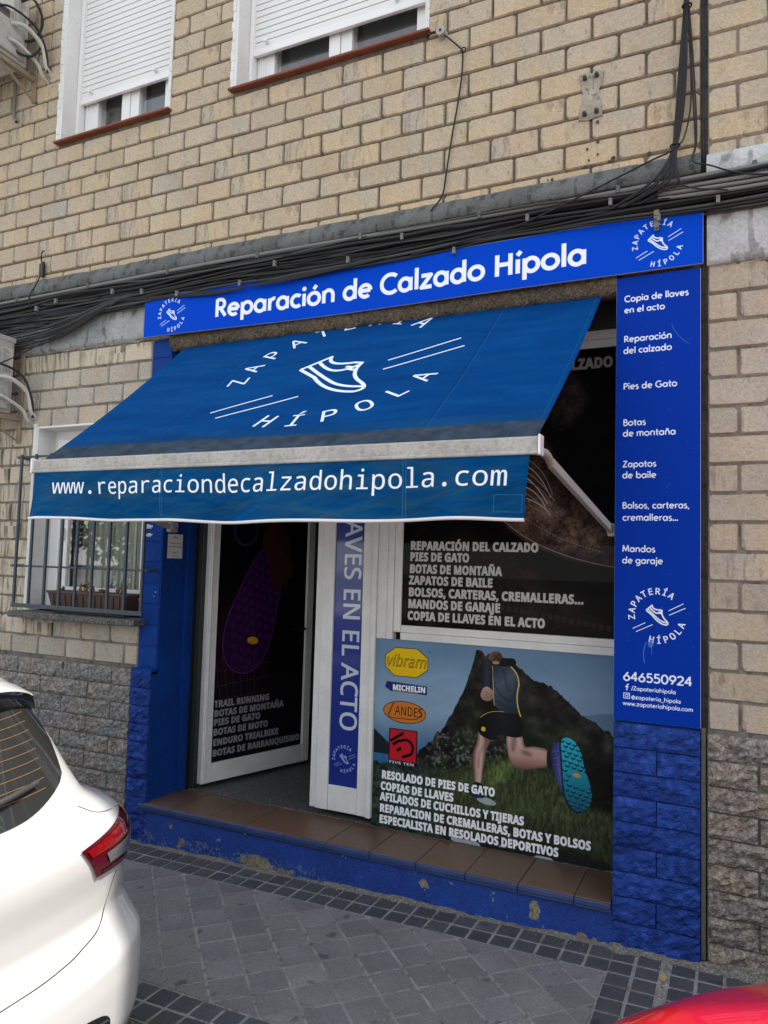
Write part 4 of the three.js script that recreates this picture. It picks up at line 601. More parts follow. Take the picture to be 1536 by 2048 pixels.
// open door leaf, turned into the shop
{
  const a = new THREE.Vector3(-3.003, 0, -0.319), b = new THREE.Vector3(-2.746, 0, -1.151), L = a.distanceTo(b);
  const door = mesh('door', [rb(0, 0.072, 0.19, 2.24, -0.022, 0.022), rb(L - 0.06, L, 0.19, 2.24, -0.022, 0.022), rb(0.072, L - 0.06, 0.19, 0.305, -0.02, 0.02), rb(0.072, L - 0.06, 2.17, 2.24, -0.02, 0.02), rb(0.012, 0.024, 0.2, 2.23, 0.022, 0.030)], MT.alu, building);
  door.userData.label = 'open aluminium door leaf with a dark print of a purple shoe sole';
  door.position.copy(a); door.rotation.y = Math.atan2(-(b.z - a.z), b.x - a.x);
  const t = printTex(0.07, L - 0.058, 0.303, 2.172, 760, (c, X, Y, s, w, h) => {
    c.fillStyle = '#0a090c'; c.fillRect(0, 0, w, h);
    const q = c.createRadialGradient(X(0.2), Y(1.0), 10, X(0.2), Y(1.0), 0.45 * s); q.addColorStop(0, '#2a1420'); q.addColorStop(1, '#0a090c'); c.fillStyle = q; c.fillRect(0, 0, w, h);
    c.fillStyle = '#17161a'; c.fillRect(0, Y(0.82), w, h); 
    c.save(); c.translate(X(0.39), Y(1.24)); c.rotate(0.32); c.fillStyle = '#2c113a'; c.beginPath(); c.moveTo(-0.02 * s, -0.42 * s); c.bezierCurveTo(0.13 * s, -0.42 * s, 0.15 * s, -0.2 * s, 0.17 * s, 0.02 * s); c.bezierCurveTo(0.21 * s, 0.25 * s, 0.15 * s, 0.42 * s, 0.0, 0.42 * s); c.bezierCurveTo(-0.16 * s, 0.42 * s, -0.23 * s, 0.24 * s, -0.19 * s, 0.0); c.bezierCurveTo(-0.16 * s, -0.2 * s, -0.14 * s, -0.42 * s, -0.02 * s, -0.42 * s); c.fill(); c.strokeStyle = '#5a2c70'; c.lineWidth = 5; c.stroke(); c.clip();
    for (let j = -7; j < 7; j++) for (let i = -4; i < 4; i++) { const x = (i + 0.5 + (j % 2) * 0.5) * 0.058, y = (j + 0.5) * 0.06; if ((x / 0.18) ** 2 + (y / 0.40) ** 2 > 0.95) continue; c.fillStyle = '#260d34'; c.beginPath(); c.arc(x * s + 4, y * s + 5, 0.022 * s, 0, 7); c.fill(); c.fillStyle = '#3e1651'; c.beginPath(); c.arc(x * s, y * s, 0.0205 * s, 0, 7); c.fill(); }
    c.restore(); c.fillStyle = '#c79a18'; c.beginPath(); c.ellipse(X(0.367), Y(1.04), 0.045 * s, 0.024 * s, 0.15, 0, 7); c.fill();
    c.fillStyle = '#3f2019'; c.save(); c.translate(X(0.56), Y(1.60)); c.rotate(-0.25); for (const [x, L2] of [[-0.08, 0.16], [-0.03, 0.19], [0.02, 0.18], [0.07, 0.14]]) { c.beginPath(); c.ellipse(x * s, L2 * 0.6 * s, 0.026 * s, L2 * 0.7 * s, 0.05, 0, 7); c.fill(); } c.beginPath(); c.ellipse(0, -0.08 * s, 0.12 * s, 0.14 * s, 0, 0, 7); c.fill(); c.restore();
    c.strokeStyle = '#4a2440'; c.lineWidth = 3; for (let i = 0; i < 6; i++) { c.beginPath(); c.moveTo(X(0.08 + i * 0.06), Y(0.95)); c.lineTo(X(0.16 + i * 0.05), Y(0.55)); c.stroke(); } for (let i = 0; i < 3; i++) { c.beginPath(); c.moveTo(X(0.1), Y(0.86 - i * 0.09)); c.lineTo(X(0.5), Y(0.89 - i * 0.09)); c.stroke(); }
    c.strokeStyle = '#2b2b38'; c.lineWidth = 14; c.beginPath(); c.arc(X(0.28), Y(1.75), 0.09 * s, 0, 7); c.stroke();
    const Ls = [['TRAIL RUNNING', 0.524, 0.640], ['BOTAS DE MONTAÑA', 0.647, 0.583], ['PIES DE GATO', 0.454, 0.527], ['BOTAS DE MOTO', 0.52, 0.468], ['ENDURO TRIALBIKE', 0.613, 0.405], ['BOTAS DE BARRANQUISMO', 0.80, 0.340]];
    for (const [str, e, y] of Ls) capsText(c, str, X(0.088), X(e), Y(y), 0.038 * s, '#8f8f94', 0.07);
  });
  const p = mesh('printed_film', planeXY(0.07, L - 0.058, 0.303, 2.172, 0.004), printMat(t, { clearcoat: 0.12, clearcoatRoughness: 0.03, roughness: 0.6, specularIntensity: 0.1 }), door);
  mesh('handle', [bar([L - 0.09, 1.1, 0.02], [L - 0.09, 1.1, 0.05], 0.008), bar([L - 0.09, 1.1, 0.05], [L - 0.2, 1.1, 0.05], 0.008)], MT.black, door);
}
// ------------------------------------------------------------------ tiled doorstep with a painted riser
{
  const W = 2048, H = 256, d = new Uint8Array(W * H * 4), patches = [[0.24, 0.19, 0.075, 0.045], [0.46, 0.14, 0.06, 0.03], [0.82, 0.165, 0.09, 0.05], [1.0, 0.165, 0.05, 0.03], [1.55, 0.09, 0.05, 0.02], [2.2, 0.13, 0.06, 0.05], [2.35, 0.08, 0.1, 0.03], [2.52, 0.17, 0.05, 0.05], [0.1, 0.09, 0.12, 0.05], [0.62, 0.09, 0.25, 0.04]];
  for (let j = 0; j < H; j++) for (let i = 0; i < W; i++) {
    const x = i / W * 2.63, y = j / H * 0.33 - 0.2 + 0.2, n = fbm(x / 2.63, y / 2.63, 40, 5, 301), f = fbm(x / 2.63, y / 2.63, 260, 3, 302), b = fbm(x / 2.63, y / 2.63, 12, 4, 303);
    let m = 0; for (const [px, py, rx, ry] of patches) m = Math.max(m, 1.25 - Math.hypot((x - px) / rx, (y - py) / ry));
    const foot = 1 - sstep(0.10, 0.24, y) * (x < 1.2 ? 0.8 : 1.15), peel = m + (n - 0.5) * 2.6 > 0.62, flake = foot * 0.9 + (n - 0.5) * 2.6 + (f - 0.5) * 2.4 > 0.74;
    let c = [0.03 + 0.05 * f, 0.235 + 0.11 * (b - 0.5) + 0.10 * (f - 0.5), 0.56 + 0.2 * (b - 0.5) + 0.14 * (f - 0.5)];
    if (flake && foot > 0.25) c = [0.25 + 0.2 * (f - 0.5), 0.34 + 0.2 * (f - 0.5), 0.50 + 0.2 * (f - 0.5)];
    if (peel) { const t = 0.42 + 0.3 * (f - 0.5) + 0.2 * (n - 0.5); c = [t * 1.05, t * 0.98, t * 0.84]; }
    const o = (j * W + i) * 4; d[o] = clamp(c[0]) * 255; d[o + 1] = clamp(c[1]) * 255; d[o + 2] = clamp(c[2]) * 255; d[o + 3] = 255;
  }
  const t = new THREE.DataTexture(d, W, H, THREE.RGBAFormat); t.colorSpace = THREE.SRGBColorSpace; t.magFilter = THREE.LinearFilter; t.wrapS = t.wrapT = THREE.RepeatWrapping; t.needsUpdate = true;
  const nx = 150, ny = 12, g = new THREE.PlaneGeometry(2.63, 0.33, nx, ny), p = g.attributes.position;
  for (let i = 0; i < p.count; i++) { const x = p.getX(i), y = p.getY(i); p.setZ(i, 0.004 * (fbm(x / 3 + 0.6, y / 3 + 0.5, 30, 3, 310) - 0.5) * 2 + 0.012 * sstep(-0.02, -0.10, y) * fbm(x / 3 + 0.6, 0.3, 24, 3, 311)); }
  g.computeVertexNormals(); g.translate(-1.815, -0.035, 0.041);
  const step = mesh('doorstep', bx(-3.13, -0.5, -0.2, 0.142, -0.30, 0.03), MT.mortarGrey, building);
  mesh('riser', g, mat(0xffffff, 0.7, { map: t, bumpMap: rep(T.grain, 5, 1), bumpScale: 0.004 }), step);
  for (let k = -2; k < 10; k++) {
    const a = Math.max(-3.13, -2.88 + k * 0.2465), b = Math.min(-0.507, -2.88 + (k + 1) * 0.2465); if (b - a < 0.02) continue;
    mesh('tile', rb(a + 0.0015, b - 0.0015, 0.143, 0.163 + R(-0.001, 0.001), -0.281, 0.050, 0.003), pick(MT.terracotta), step);
    mesh('nosing', [rb(a + 0.001, b - 0.001, 0.136, 0.1605, 0.05, 0.064, 0.005, 2), rb(a + 0.001, b - 0.001, 0.122, 0.134, 0.036, 0.056, 0.004, 2)], MT.nosing || (MT.nosing = mat(lin(0.045, 0.085, 0.24), 0.45, { map: rep(T.bluePaint, 2) })), step);
  }
}
// ------------------------------------------------------------------ signs
{
  const s = thing('fascia_sign', 'long blue fascia sign above the awning with white lettering and two round emblems', 'sign'), X0 = -3.262, X1 = -0.148, Y0 = 2.884, Y1 = 3.128;
  const t = printTex(X0, X1, Y0, Y1, 656, (c, X, Y, k, w, h) => {
    c.fillStyle = '#0044c2'; c.fillRect(0, 0, w, h); c.strokeStyle = '#f4f6fa';
    strokeText(c, 'Reparación de Calzado Hípola', X(-2.735), X(-0.63), Y(2.951), 0.135, 0.97);
    drawLogo(c, X(-3.05), Y(3.002), 0.092 * k, '#f0f3fa', 0.06, 0.34, 1.5); drawLogo(c, X(-0.33), Y(3.002), 0.095 * k, '#f0f3fa', 0.06, 0.34, 1.5);
  });
  const bend = (g) => { const p = g.attributes.position; for (let i = 0; i < p.count; i++) { const u = (p.getX(i) - X0) / (X1 - X0); p.setY(i, p.getY(i) - 0.010 * Math.sin(u * Math.PI)); p.setZ(i, p.getZ(i) + 0.010 * Math.sin(u * Math.PI * 3 + 1) ); } g.computeVertexNormals(); return g; };
  const bg = new THREE.BoxGeometry(X1 - X0, Y1 - Y0, 0.012, 40, 1, 1); bg.translate((X0 + X1) / 2, (Y0 + Y1) / 2, 0.045);
  mesh('panel', bend(bg), mat(lin(0.25, 0.27, 0.32), 0.5), s);
  const fg = new THREE.PlaneGeometry(X1 - X0 - 0.004, Y1 - Y0 - 0.004, 40, 1); fg.translate((X0 + X1) / 2, (Y0 + Y1) / 2, 0.0525);
  mesh('print', bend(fg), phys(0xffffff, 0.7, { map: t, specularIntensity: 0.12 }), s);
  mesh('bracket', [rb(-0.345, -0.325, 3.05, 3.13, 0.06, 0.068, 0.002), bar([-0.335, 3.065, 0.06], [-0.335, 3.065, 0.08], 0.008), rb(-0.346, -0.324, 3.10, 3.14, 0.02, 0.075, 0.002)], mat(lin(0.2, 0.17, 0.13), 0.7, { metalness: 0.4 }), s);
}
{
  const s = thing('services_sign', 'upright blue sign on the right pier listing services and a phone number', 'sign'), X0 = -0.507, X1 = -0.159, Y0 = 0.925, Y1 = 2.872;
  const t = printTex(X0, X1, Y0, Y1, 1040, (c, X, Y, k, w, h) => {
    c.fillStyle = '#00339f'; c.fillRect(0, 0, w, h); c.strokeStyle = '#eef2fa';
    const L = [['Copia de llaves', -.474, -.205, 2.759], ['en el acto', -.474, -.302, 2.709], ['Reparación', -.475, -.273, 2.577], ['del calzado', -.477, -.273, 2.525], ['Pies de Gato', -.476, -.251, 2.364], ['Botas', -.476, -.379, 2.202], ['de montaña', -.477, -.256, 2.154], ['Zapatos', -.477, -.335, 2.018], ['de baile', -.478, -.335, 1.969], ['Bolsos, carteras,', -.477, -.201, 1.836], ['cremalleras...', -.476, -.246, 1.783], ['Mandos', -.476, -.338, 1.647], ['de garaje', -.476, -.307, 1.597], ['/Zapateriahipola', -.434, -.254, 1.055], ['@zapateria_hipola', -.434, -.235, 1.018], ['www.zapateriahipola.com', -.469, -.187, 0.989]];
    for (const [str, a, b, y] of L) strokeText(c, str, X(a), X(b), Y(y), 0.122);
    strokeText(c, '646550924', X(-.469), X(-.19), Y(1.093), 0.12, 0.9);
    drawLogo(c, X(-0.331), Y(1.378), 0.104 * k, '#eef2fa', 0.06);
    c.lineWidth = 5; c.beginPath(); c.moveTo(X(-.452), Y(1.052)); c.lineTo(X(-.452), Y(1.072)); c.quadraticCurveTo(X(-.452), Y(1.079), X(-.444), Y(1.079)); c.moveTo(X(-.459), Y(1.068)); c.lineTo(X(-.445), Y(1.068)); c.stroke();
    c.lineWidth = 3.2; c.strokeRect(X(-.465), Y(1.041), 0.024 * k, 0.022 * k); c.beginPath(); c.arc(X(-.453), Y(1.03), 0.0058 * k, 0, 7); c.stroke(); c.beginPath(); c.arc(X(-.446), Y(1.0365), 1.6, 0, 7); c.fillStyle = '#eef2fa'; c.fill();
    // scuffs and dried drips
    c.strokeStyle = 'rgba(120,150,220,.55)'; c.lineWidth = 5; c.beginPath(); c.moveTo(X(-.372), Y(1.262)); c.quadraticCurveTo(X(-.392), Y(1.23), X(-.38), Y(1.175)); c.stroke(); c.fillStyle = 'rgba(120,150,220,.6)'; c.beginPath(); c.ellipse(X(-.354), Y(1.26), 12, 20, 0.3, 0, 7); c.fill(); c.lineWidth = 3; c.beginPath(); c.moveTo(X(-.352), Y(1.25)); c.lineTo(X(-.35), Y(1.21)); c.stroke();
    c.strokeStyle = 'rgba(110,140,215,.4)'; c.lineWidth = 4; c.beginPath(); c.moveTo(X(-.275), Y(2.64)); c.quadraticCurveTo(X(-.262), Y(2.59), X(-.205), Y(2.545)); c.stroke();
    for (let i = 0; i < 90; i++) { c.fillStyle = 'rgba(150,175,235,.5)'; c.beginPath(); c.ellipse(R(0, w), R(0, h), R(0.6, 2.2), R(0.6, 3), 0, 0, 7); c.fill(); }
  });
  mesh('panel', rb(X0, X1, Y0, Y1, 0.012, 0.0285, 0.0015), mat(lin(0.5, 0.52, 0.56), 0.5), s);
  mesh('print', planeXY(X0 + 0.001, X1 - 0.001, Y0 + 0.001, Y1 - 0.001, 0.0298), phys(0xffffff, 0.65, { map: t, specularIntensity: 0.15 }), s);
}
{
  const n = thing('paper_notice', 'small white paper notice of opening hours on the blue door jamb', 'notice', [-3.0868, 0, 0]);
  const [c, x] = canvas(256, 288); x.fillStyle = '#d9d8d2'; x.fillRect(0, 0, 256, 288); x.fillStyle = '#24242a'; x.textAlign = 'center';
  x.font = 'bold 22px sans-serif'; x.fillText('HORARIO', 128, 50); x.font = 'bold 20px sans-serif'; x.fillText('DE LUNES A VIERNES', 128, 118); x.fillText('10:00-14:00 Y 17:00-20:00', 128, 158, 236); x.fillText('SÁBADOS', 128, 228); x.fillText('10:00-14:00', 128, 264);
  x.beginPath(); x.moveTo(112, 24); x.lineTo(140, 22); x.lineTo(134, 30); x.lineTo(118, 31); x.fill();
  const g = new THREE.BoxGeometry(0.13, 0.145, 0.0015); mesh('sheet', g, mat(0xffffff, 0.5, { map: canvasTex(c) }), n); n.rotation.y = Math.PI / 2; n.position.set(-3.0872, 1.633, -0.108);
}
// ------------------------------------------------------------------ awning
{
  const aw = thing('shop_awning', 'blue fabric awning with white emblem and web address on its valance', 'awning'), X0 = -2.948, X1 = -0.614, T0 = -2.992, T1 = -0.576;
  const A = [2.81, 0], B = [1.992, 1.005], L = Math.hypot(B[0] - A[0], B[1] - A[1]), S0 = -0.13;
  const W = 2048, ppm = W / (X1 - X0), H = Math.round((L - S0) * ppm), [c, ctx] = canvas(W, H), X = (x) => (x - X0) * ppm, Y = (s) => (s - S0) * ppm;
  ctx.fillStyle = '#00407a'; ctx.fillRect(0, 0, W, H);
  for (let i = 0; i < 1600; i++) { ctx.fillStyle = rnd() > 0.5 ? 'rgba(30,110,170,.02)' : 'rgba(0,40,90,.03)'; ctx.beginPath(); ctx.ellipse(R(0, W), R(0, H), R(20, 260), R(10, 40), R(-.15, .15), 0, 7); ctx.fill(); }
  drawLogo(ctx, X(-1.742), Y(0.485), 0.53 * ppm, '#e6edf3', 0.036, 0.28, 0, 0.03, -0.16);
  for (const sx of [-2.385, -1.07]) { ctx.strokeStyle = 'rgba(5,45,95,.9)'; ctx.lineWidth = 3; ctx.beginPath(); ctx.moveTo(X(sx), 0); ctx.lineTo(X(sx), H); ctx.stroke(); ctx.strokeStyle = 'rgba(110,160,200,.55)'; ctx.lineWidth = 1.5; ctx.setLineDash([6, 4]); ctx.beginPath(); ctx.moveTo(X(sx) + 12, 0); ctx.lineTo(X(sx) + 12, H); ctx.stroke(); ctx.setLineDash([]); }
  ctx.strokeStyle = 'rgba(110,160,200,.45)'; ctx.setLineDash([6, 4]); for (const sx of [X0 + 0.02, X1 - 0.02]) { ctx.beginPath(); ctx.moveTo(X(sx), 0); ctx.lineTo(X(sx), H); ctx.stroke(); } ctx.setLineDash([]);
  // grey road grime caught along the front bar, streaky upper edge
  const id = ctx.getImageData(0, 0, W, H), dd = id.data;
  for (let j = Math.floor(Y(0.95)); j < H; j++) for (let i = 0; i < W; i++) {
    const s = j / ppm + S0, n = fbm(i / W, j / W, 60, 4, 401), m = fbm(i / W, j / W * 0.1, 90, 3, 402), e = 1.15 + (m - 0.5) * 0.022 + (n - 0.5) * 0.014, k = 0.84 * sstep(e - 0.012, e + 0.012, s) + 0.16 * sstep(e - 0.09, e - 0.07, s) * (s < e ? 1 : 0); if (!k) continue;
    const o = (j * W + i) * 4, g = 70 + 40 * (n - 0.5); const kk = k * (0.95 + 0.25 * (m - 0.5)); dd[o] += (g - dd[o]) * kk; dd[o + 1] += (g * 1.0 - dd[o + 1]) * kk; dd[o + 2] += (g * 1.02 - dd[o + 2]) * kk;
  }
  ctx.putImageData(id, 0, 0);
  const nx = 60, ny = 24, g = new THREE.PlaneGeometry(1, 1, nx, ny), p = g.attributes.position;
  for (let i = 0; i < p.count; i++) {
    const u = p.getX(i) + 0.5, v = 0.5 - p.getY(i), s = lerp(S0, L, v), t = s / L, sag = 0.016 * Math.sin(clamp(t) * Math.PI) + 0.0012 * Math.sin(u * 31) * clamp(t) + 0.006 * Math.pow(clamp(t), 3) * Math.max(0, Math.sin(u * 9 + 2.2)) ;
    p.setXYZ(i, lerp(lerp(T0, X0, clamp(t)), lerp(T1, X1, clamp(t)), u), lerp(A[0], B[0], t) - sag, lerp(A[1], B[1], t) - sag * 0.6);
  }
  g.computeVertexNormals();
  const clothMat = (map) => phys(0xffffff, 0.95, { map, bumpMap: rep(T.weave, 12, 6), bumpScale: 0.0004, specularIntensity: 0.1, side: THREE.DoubleSide });
  mesh('canopy', g, clothMat(canvasTex(c)), aw);
  // valance
  const VY1 = 1.9405, VY0 = 1.724, [vc, vx] = canvas(2048, 198), vp = 2048 / (X1 - X0 - 0.02), VX = (x) => (x - X0) * vp, VYf = (y) => (VY1 - y) * vp;
  vx.fillStyle = '#004174'; vx.fillRect(0, 0, 2048, 198);
  for (let i = 0; i < 620; i++) { vx.save(); vx.translate(R(0, 2048), R(0, 198)); vx.rotate(R(-0.5, 0.2)); vx.fillStyle = pick(['rgba(96,92,84,.07)', 'rgba(96,92,84,.09)', 'rgba(30,110,170,.07)', 'rgba(6,34,74,.08)']); vx.beginPath(); vx.ellipse(0, 0, R(30, 170), R(4, 16), 0, 0, 7); vx.fill(); vx.restore(); }
  vx.strokeStyle = 'rgba(110,160,200,.5)'; vx.lineWidth = 1.5; for (const sx of [-2.2, -1.09]) for (const d of [0, 10]) { vx.beginPath(); vx.moveTo(VX(sx) + d, 0); vx.lineTo(VX(sx) + d, 198); vx.stroke(); }
  vx.font = '100px monospace'; const str = 'www.reparaciondecalzadohipola.com', tw = vx.measureText(str).width; vx.save(); vx.translate(VX(-2.83), VYf(1.832)); vx.scale((2.83 - 0.70) * vp / tw, 0.102 * vp / 100); vx.fillStyle = '#eef1f3'; vx.strokeStyle = '#eef1f3'; vx.fillText(str, 0, 0); vx.restore();
  vx.strokeStyle = 'rgba(110,160,200,.5)'; vx.strokeRect(VX(-0.745), VYf(1.80), 0.1 * vp, 0.06 * vp);
  const fold = (u, v) => 0.017 * v * Math.sin(u * 21 + 1) + 0.011 * v * Math.sin(u * 47 + 3 * Math.sin(u * 5)) + 0.024 * v * v * Math.sin(u * 9 + 2);
  const vg = new THREE.PlaneGeometry(1, 1, 120, 12), q = vg.attributes.position;
  for (let i = 0; i < q.count; i++) { const u = q.getX(i) + 0.5, v = 0.5 - q.getY(i), shrink = 0.022 * v * Math.pow(Math.abs(u * 2 - 1), 3); q.setXYZ(i, lerp(X0 + 0.005 + (u < 0.5 ? shrink : 0), X1 - 0.015 - (u > 0.5 ? shrink : 0), u), lerp(VY1, VY0, v) + (0.006 * Math.sin(u * 7 + 1) + 0.003 * Math.sin(u * 23)) * v, 1.028 + fold(u, v)); }
  vg.computeVertexNormals(); mesh('valance', vg, clothMat(canvasTex(vc)), aw);
  const hem = []; for (let i = 0; i <= 60; i++) { const u = i / 60, k = 0.022 * Math.pow(Math.abs(u * 2 - 1), 3); hem.push(V(lerp(X0 + 0.005 + (u < 0.5 ? k : 0), X1 - 0.015 - (u > 0.5 ? k : 0), u), VY0 - 0.003 + 0.006 * Math.sin(u * 7 + 1) + 0.003 * Math.sin(u * 23), 1.028 + fold(u, 1))); }
  mesh('hem', tube(hem, 0.0065, 120, 6), mat(lin(0.72, 0.72, 0.7), 0.7), aw);
  MT.oldWhite = mat(lin(0.58, 0.57, 0.55), 0.5, { map: rep(T.worn, 2.5), bumpMap: rep(T.grain, 2), bumpScale: 0.001 });
  mesh('front_bar', [rb(X0 - 0.012, X1 + 0.012, 1.946, 2.001, 0.992, 1.024, 0.009, 2), rb(X0 - 0.012, X1 + 0.012, 1.938, 1.952, 1.012, 1.034, 0.005, 2)], MT.oldWhite, aw);
  mesh('end_cap', rb(X1 + 0.012, X1 + 0.021, 1.936, 2.005, 0.985, 1.036, 0.004), MT.pvc, aw); mesh('end_cap', rb(X0 - 0.021, X0 - 0.012, 1.936, 2.005, 0.985, 1.036, 0.004), MT.pvc, aw);
  for (const x of [X1 + 0.008, X0 - 0.004]) {
    const s = x > -1.5 ? 1 : -1, xe = s > 0 ? -0.530 : -3.064;
    mesh('arm', [sqbar([xe, 1.745, -0.03], [x, 1.936, 0.83], 0.022, 0.034), tube([[x, 1.936, 0.83], [x, 1.952, 0.88], [x, 1.957, 0.94], [x - s * 0.01, 1.955, 0.995]], 0.015, 16, 8)], MT.oldWhite, aw);
    mesh('arm_foot', [rb(xe - 0.017, xe + 0.017, 1.715, 1.775, -0.085, -0.015, 0.008, 2), bar([xe - 0.022, 1.742, -0.035], [xe + 0.022, 1.742, -0.035], 0.011)], MT.oldWhite, aw);
  }
  mesh('roller', bar([X0, 2.93, -0.13], [X1, 2.93, -0.13], 0.035, 14), MT.oldWhite, aw);
}
// ------------------------------------------------------------------ window grille, planter
{
  const steel = mat(lin(0.085, 0.115, 0.14), 0.5, { map: rep(T.metal, 3), metalness: 0.2 });
  const gr = thing('window_grille', 'blue-grey steel bar grille in front of the ground floor window', 'grille'), z = 0.10;
  for (let k = 0; k < 9; k++) mesh('bar', sqbar([-4.205 + k * 0.1333, 1.235, z], [-4.205 + k * 0.1333, 2.20, z], 0.0165, 0.0165, [0, 0, 1]), steel, gr);
  mesh('rail', sqbar([-4.22, 1.236, z + 0.001], [-3.125, 1.236, z + 0.001], 0.014, 0.026, [0, 1, 0]), steel, gr);
  for (const y of [1.485, 2.187]) mesh('rail', [sqbar([-4.26, y, z - 0.012], [-3.11, y, z - 0.012], 0.018, 0.012), sqbar([-4.26, y, z - 0.018], [-4.26, y, -0.03], 0.012, 0.018), sqbar([-3.115, y, z - 0.018], [-3.115, y, -0.02], 0.012, 0.018)], steel, gr);
}
{
  const p = thing('window_planter', 'brown plastic trough of withered stems on the granite window sill', 'planter', [-3.66, 1.199, -0.045]);
  const brown = mat(lin(0.085, 0.052, 0.042), 0.5), pos = [], idx = [], w0 = 0.30, w1 = 0.335, d0 = 0.055, d1 = 0.07, h = 0.135;
  const ring = (w, d, y) => [[-w, y, -d], [w, y, -d], [w, y, d], [-w, y, d]];
  const g = [bx(-w0, w0, 0.012, 0.02, -d0, d0)];
  { const a = ring(w0, d0, 0.012), b = ring(w1, d1, h), c = ring(w1 - 0.008, d1 - 0.008, h), e = ring(w0 - 0.004, d0 - 0.004, 0.03); for (const [p0, p1] of [[a, b], [b, c], [c, e]]) for (let i = 0; i < 4; i++) { const k = (i + 1) % 4, q = new THREE.BufferGeometry(); q.setAttribute('position', new THREE.Float32BufferAttribute([...p0[k], ...p0[i], ...p1[i], ...p0[k], ...p1[i], ...p1[k]], 3)); q.setAttribute('uv', new THREE.Float32BufferAttribute(new Array(12).fill(0), 2)); q.computeVertexNormals(); g.push(q); } }
  for (let i = 0; i < 12; i++) g.push(sqbar([-0.27 + i * 0.049, 0.02, d0 + 0.003], [-0.28 + i * 0.051, 0.112, d1 - 0.001], 0.012, 0.004, [1, 0, 0]));
  for (const s of [-1, 1]) { g.push(rb(-w1 - 0.006, w1 + 0.006, h - 0.014, h + 0.002, s * d1 - 0.006, s * d1 + 0.006, 0.003)); g.push(rb(s * w1 - 0.007, s * w1 + 0.007, h - 0.0145, h + 0.001, -d1, d1, 0.003)); }
  mesh('trough', g, brown, p); mesh('tray', rb(-0.27, 0.33, 0, 0.011, -0.07, 0.078, 0.004), MT.dark, p);
  mesh('soil', bx(-w1 + 0.012, w1 - 0.012, 0.1, 0.115, -d1 + 0.012, d1 - 0.012), mat(lin(0.05, 0.038, 0.028), 1, { bumpMap: rep(T.rough, 6), bumpScale: 0.01 }), p);
  const dry = mat(lin(0.20, 0.13, 0.065), 0.9);
  for (const [x, n, s] of [[-0.09, 6, 1], [-0.02, 5, 0.9], [0.06, 3, 0.4], [0.19, 4, 0.8], [0.24, 4, 1.3], [-0.28, 2, 0.5]]) for (let i = 0; i < n; i++) { const a = x + R(-.02, .02); mesh('stem', tube([[a, 0.11, R(-.02, .02)], [a + R(-.015, .02), 0.14 * 1 + 0.02 * s, R(-.02, .02)], [a + R(-.02, .035), 0.13 + R(0.03, 0.065) * s, R(-.02, .03)]], R(0.004, 0.008), 6, 5), dry, p); }
}
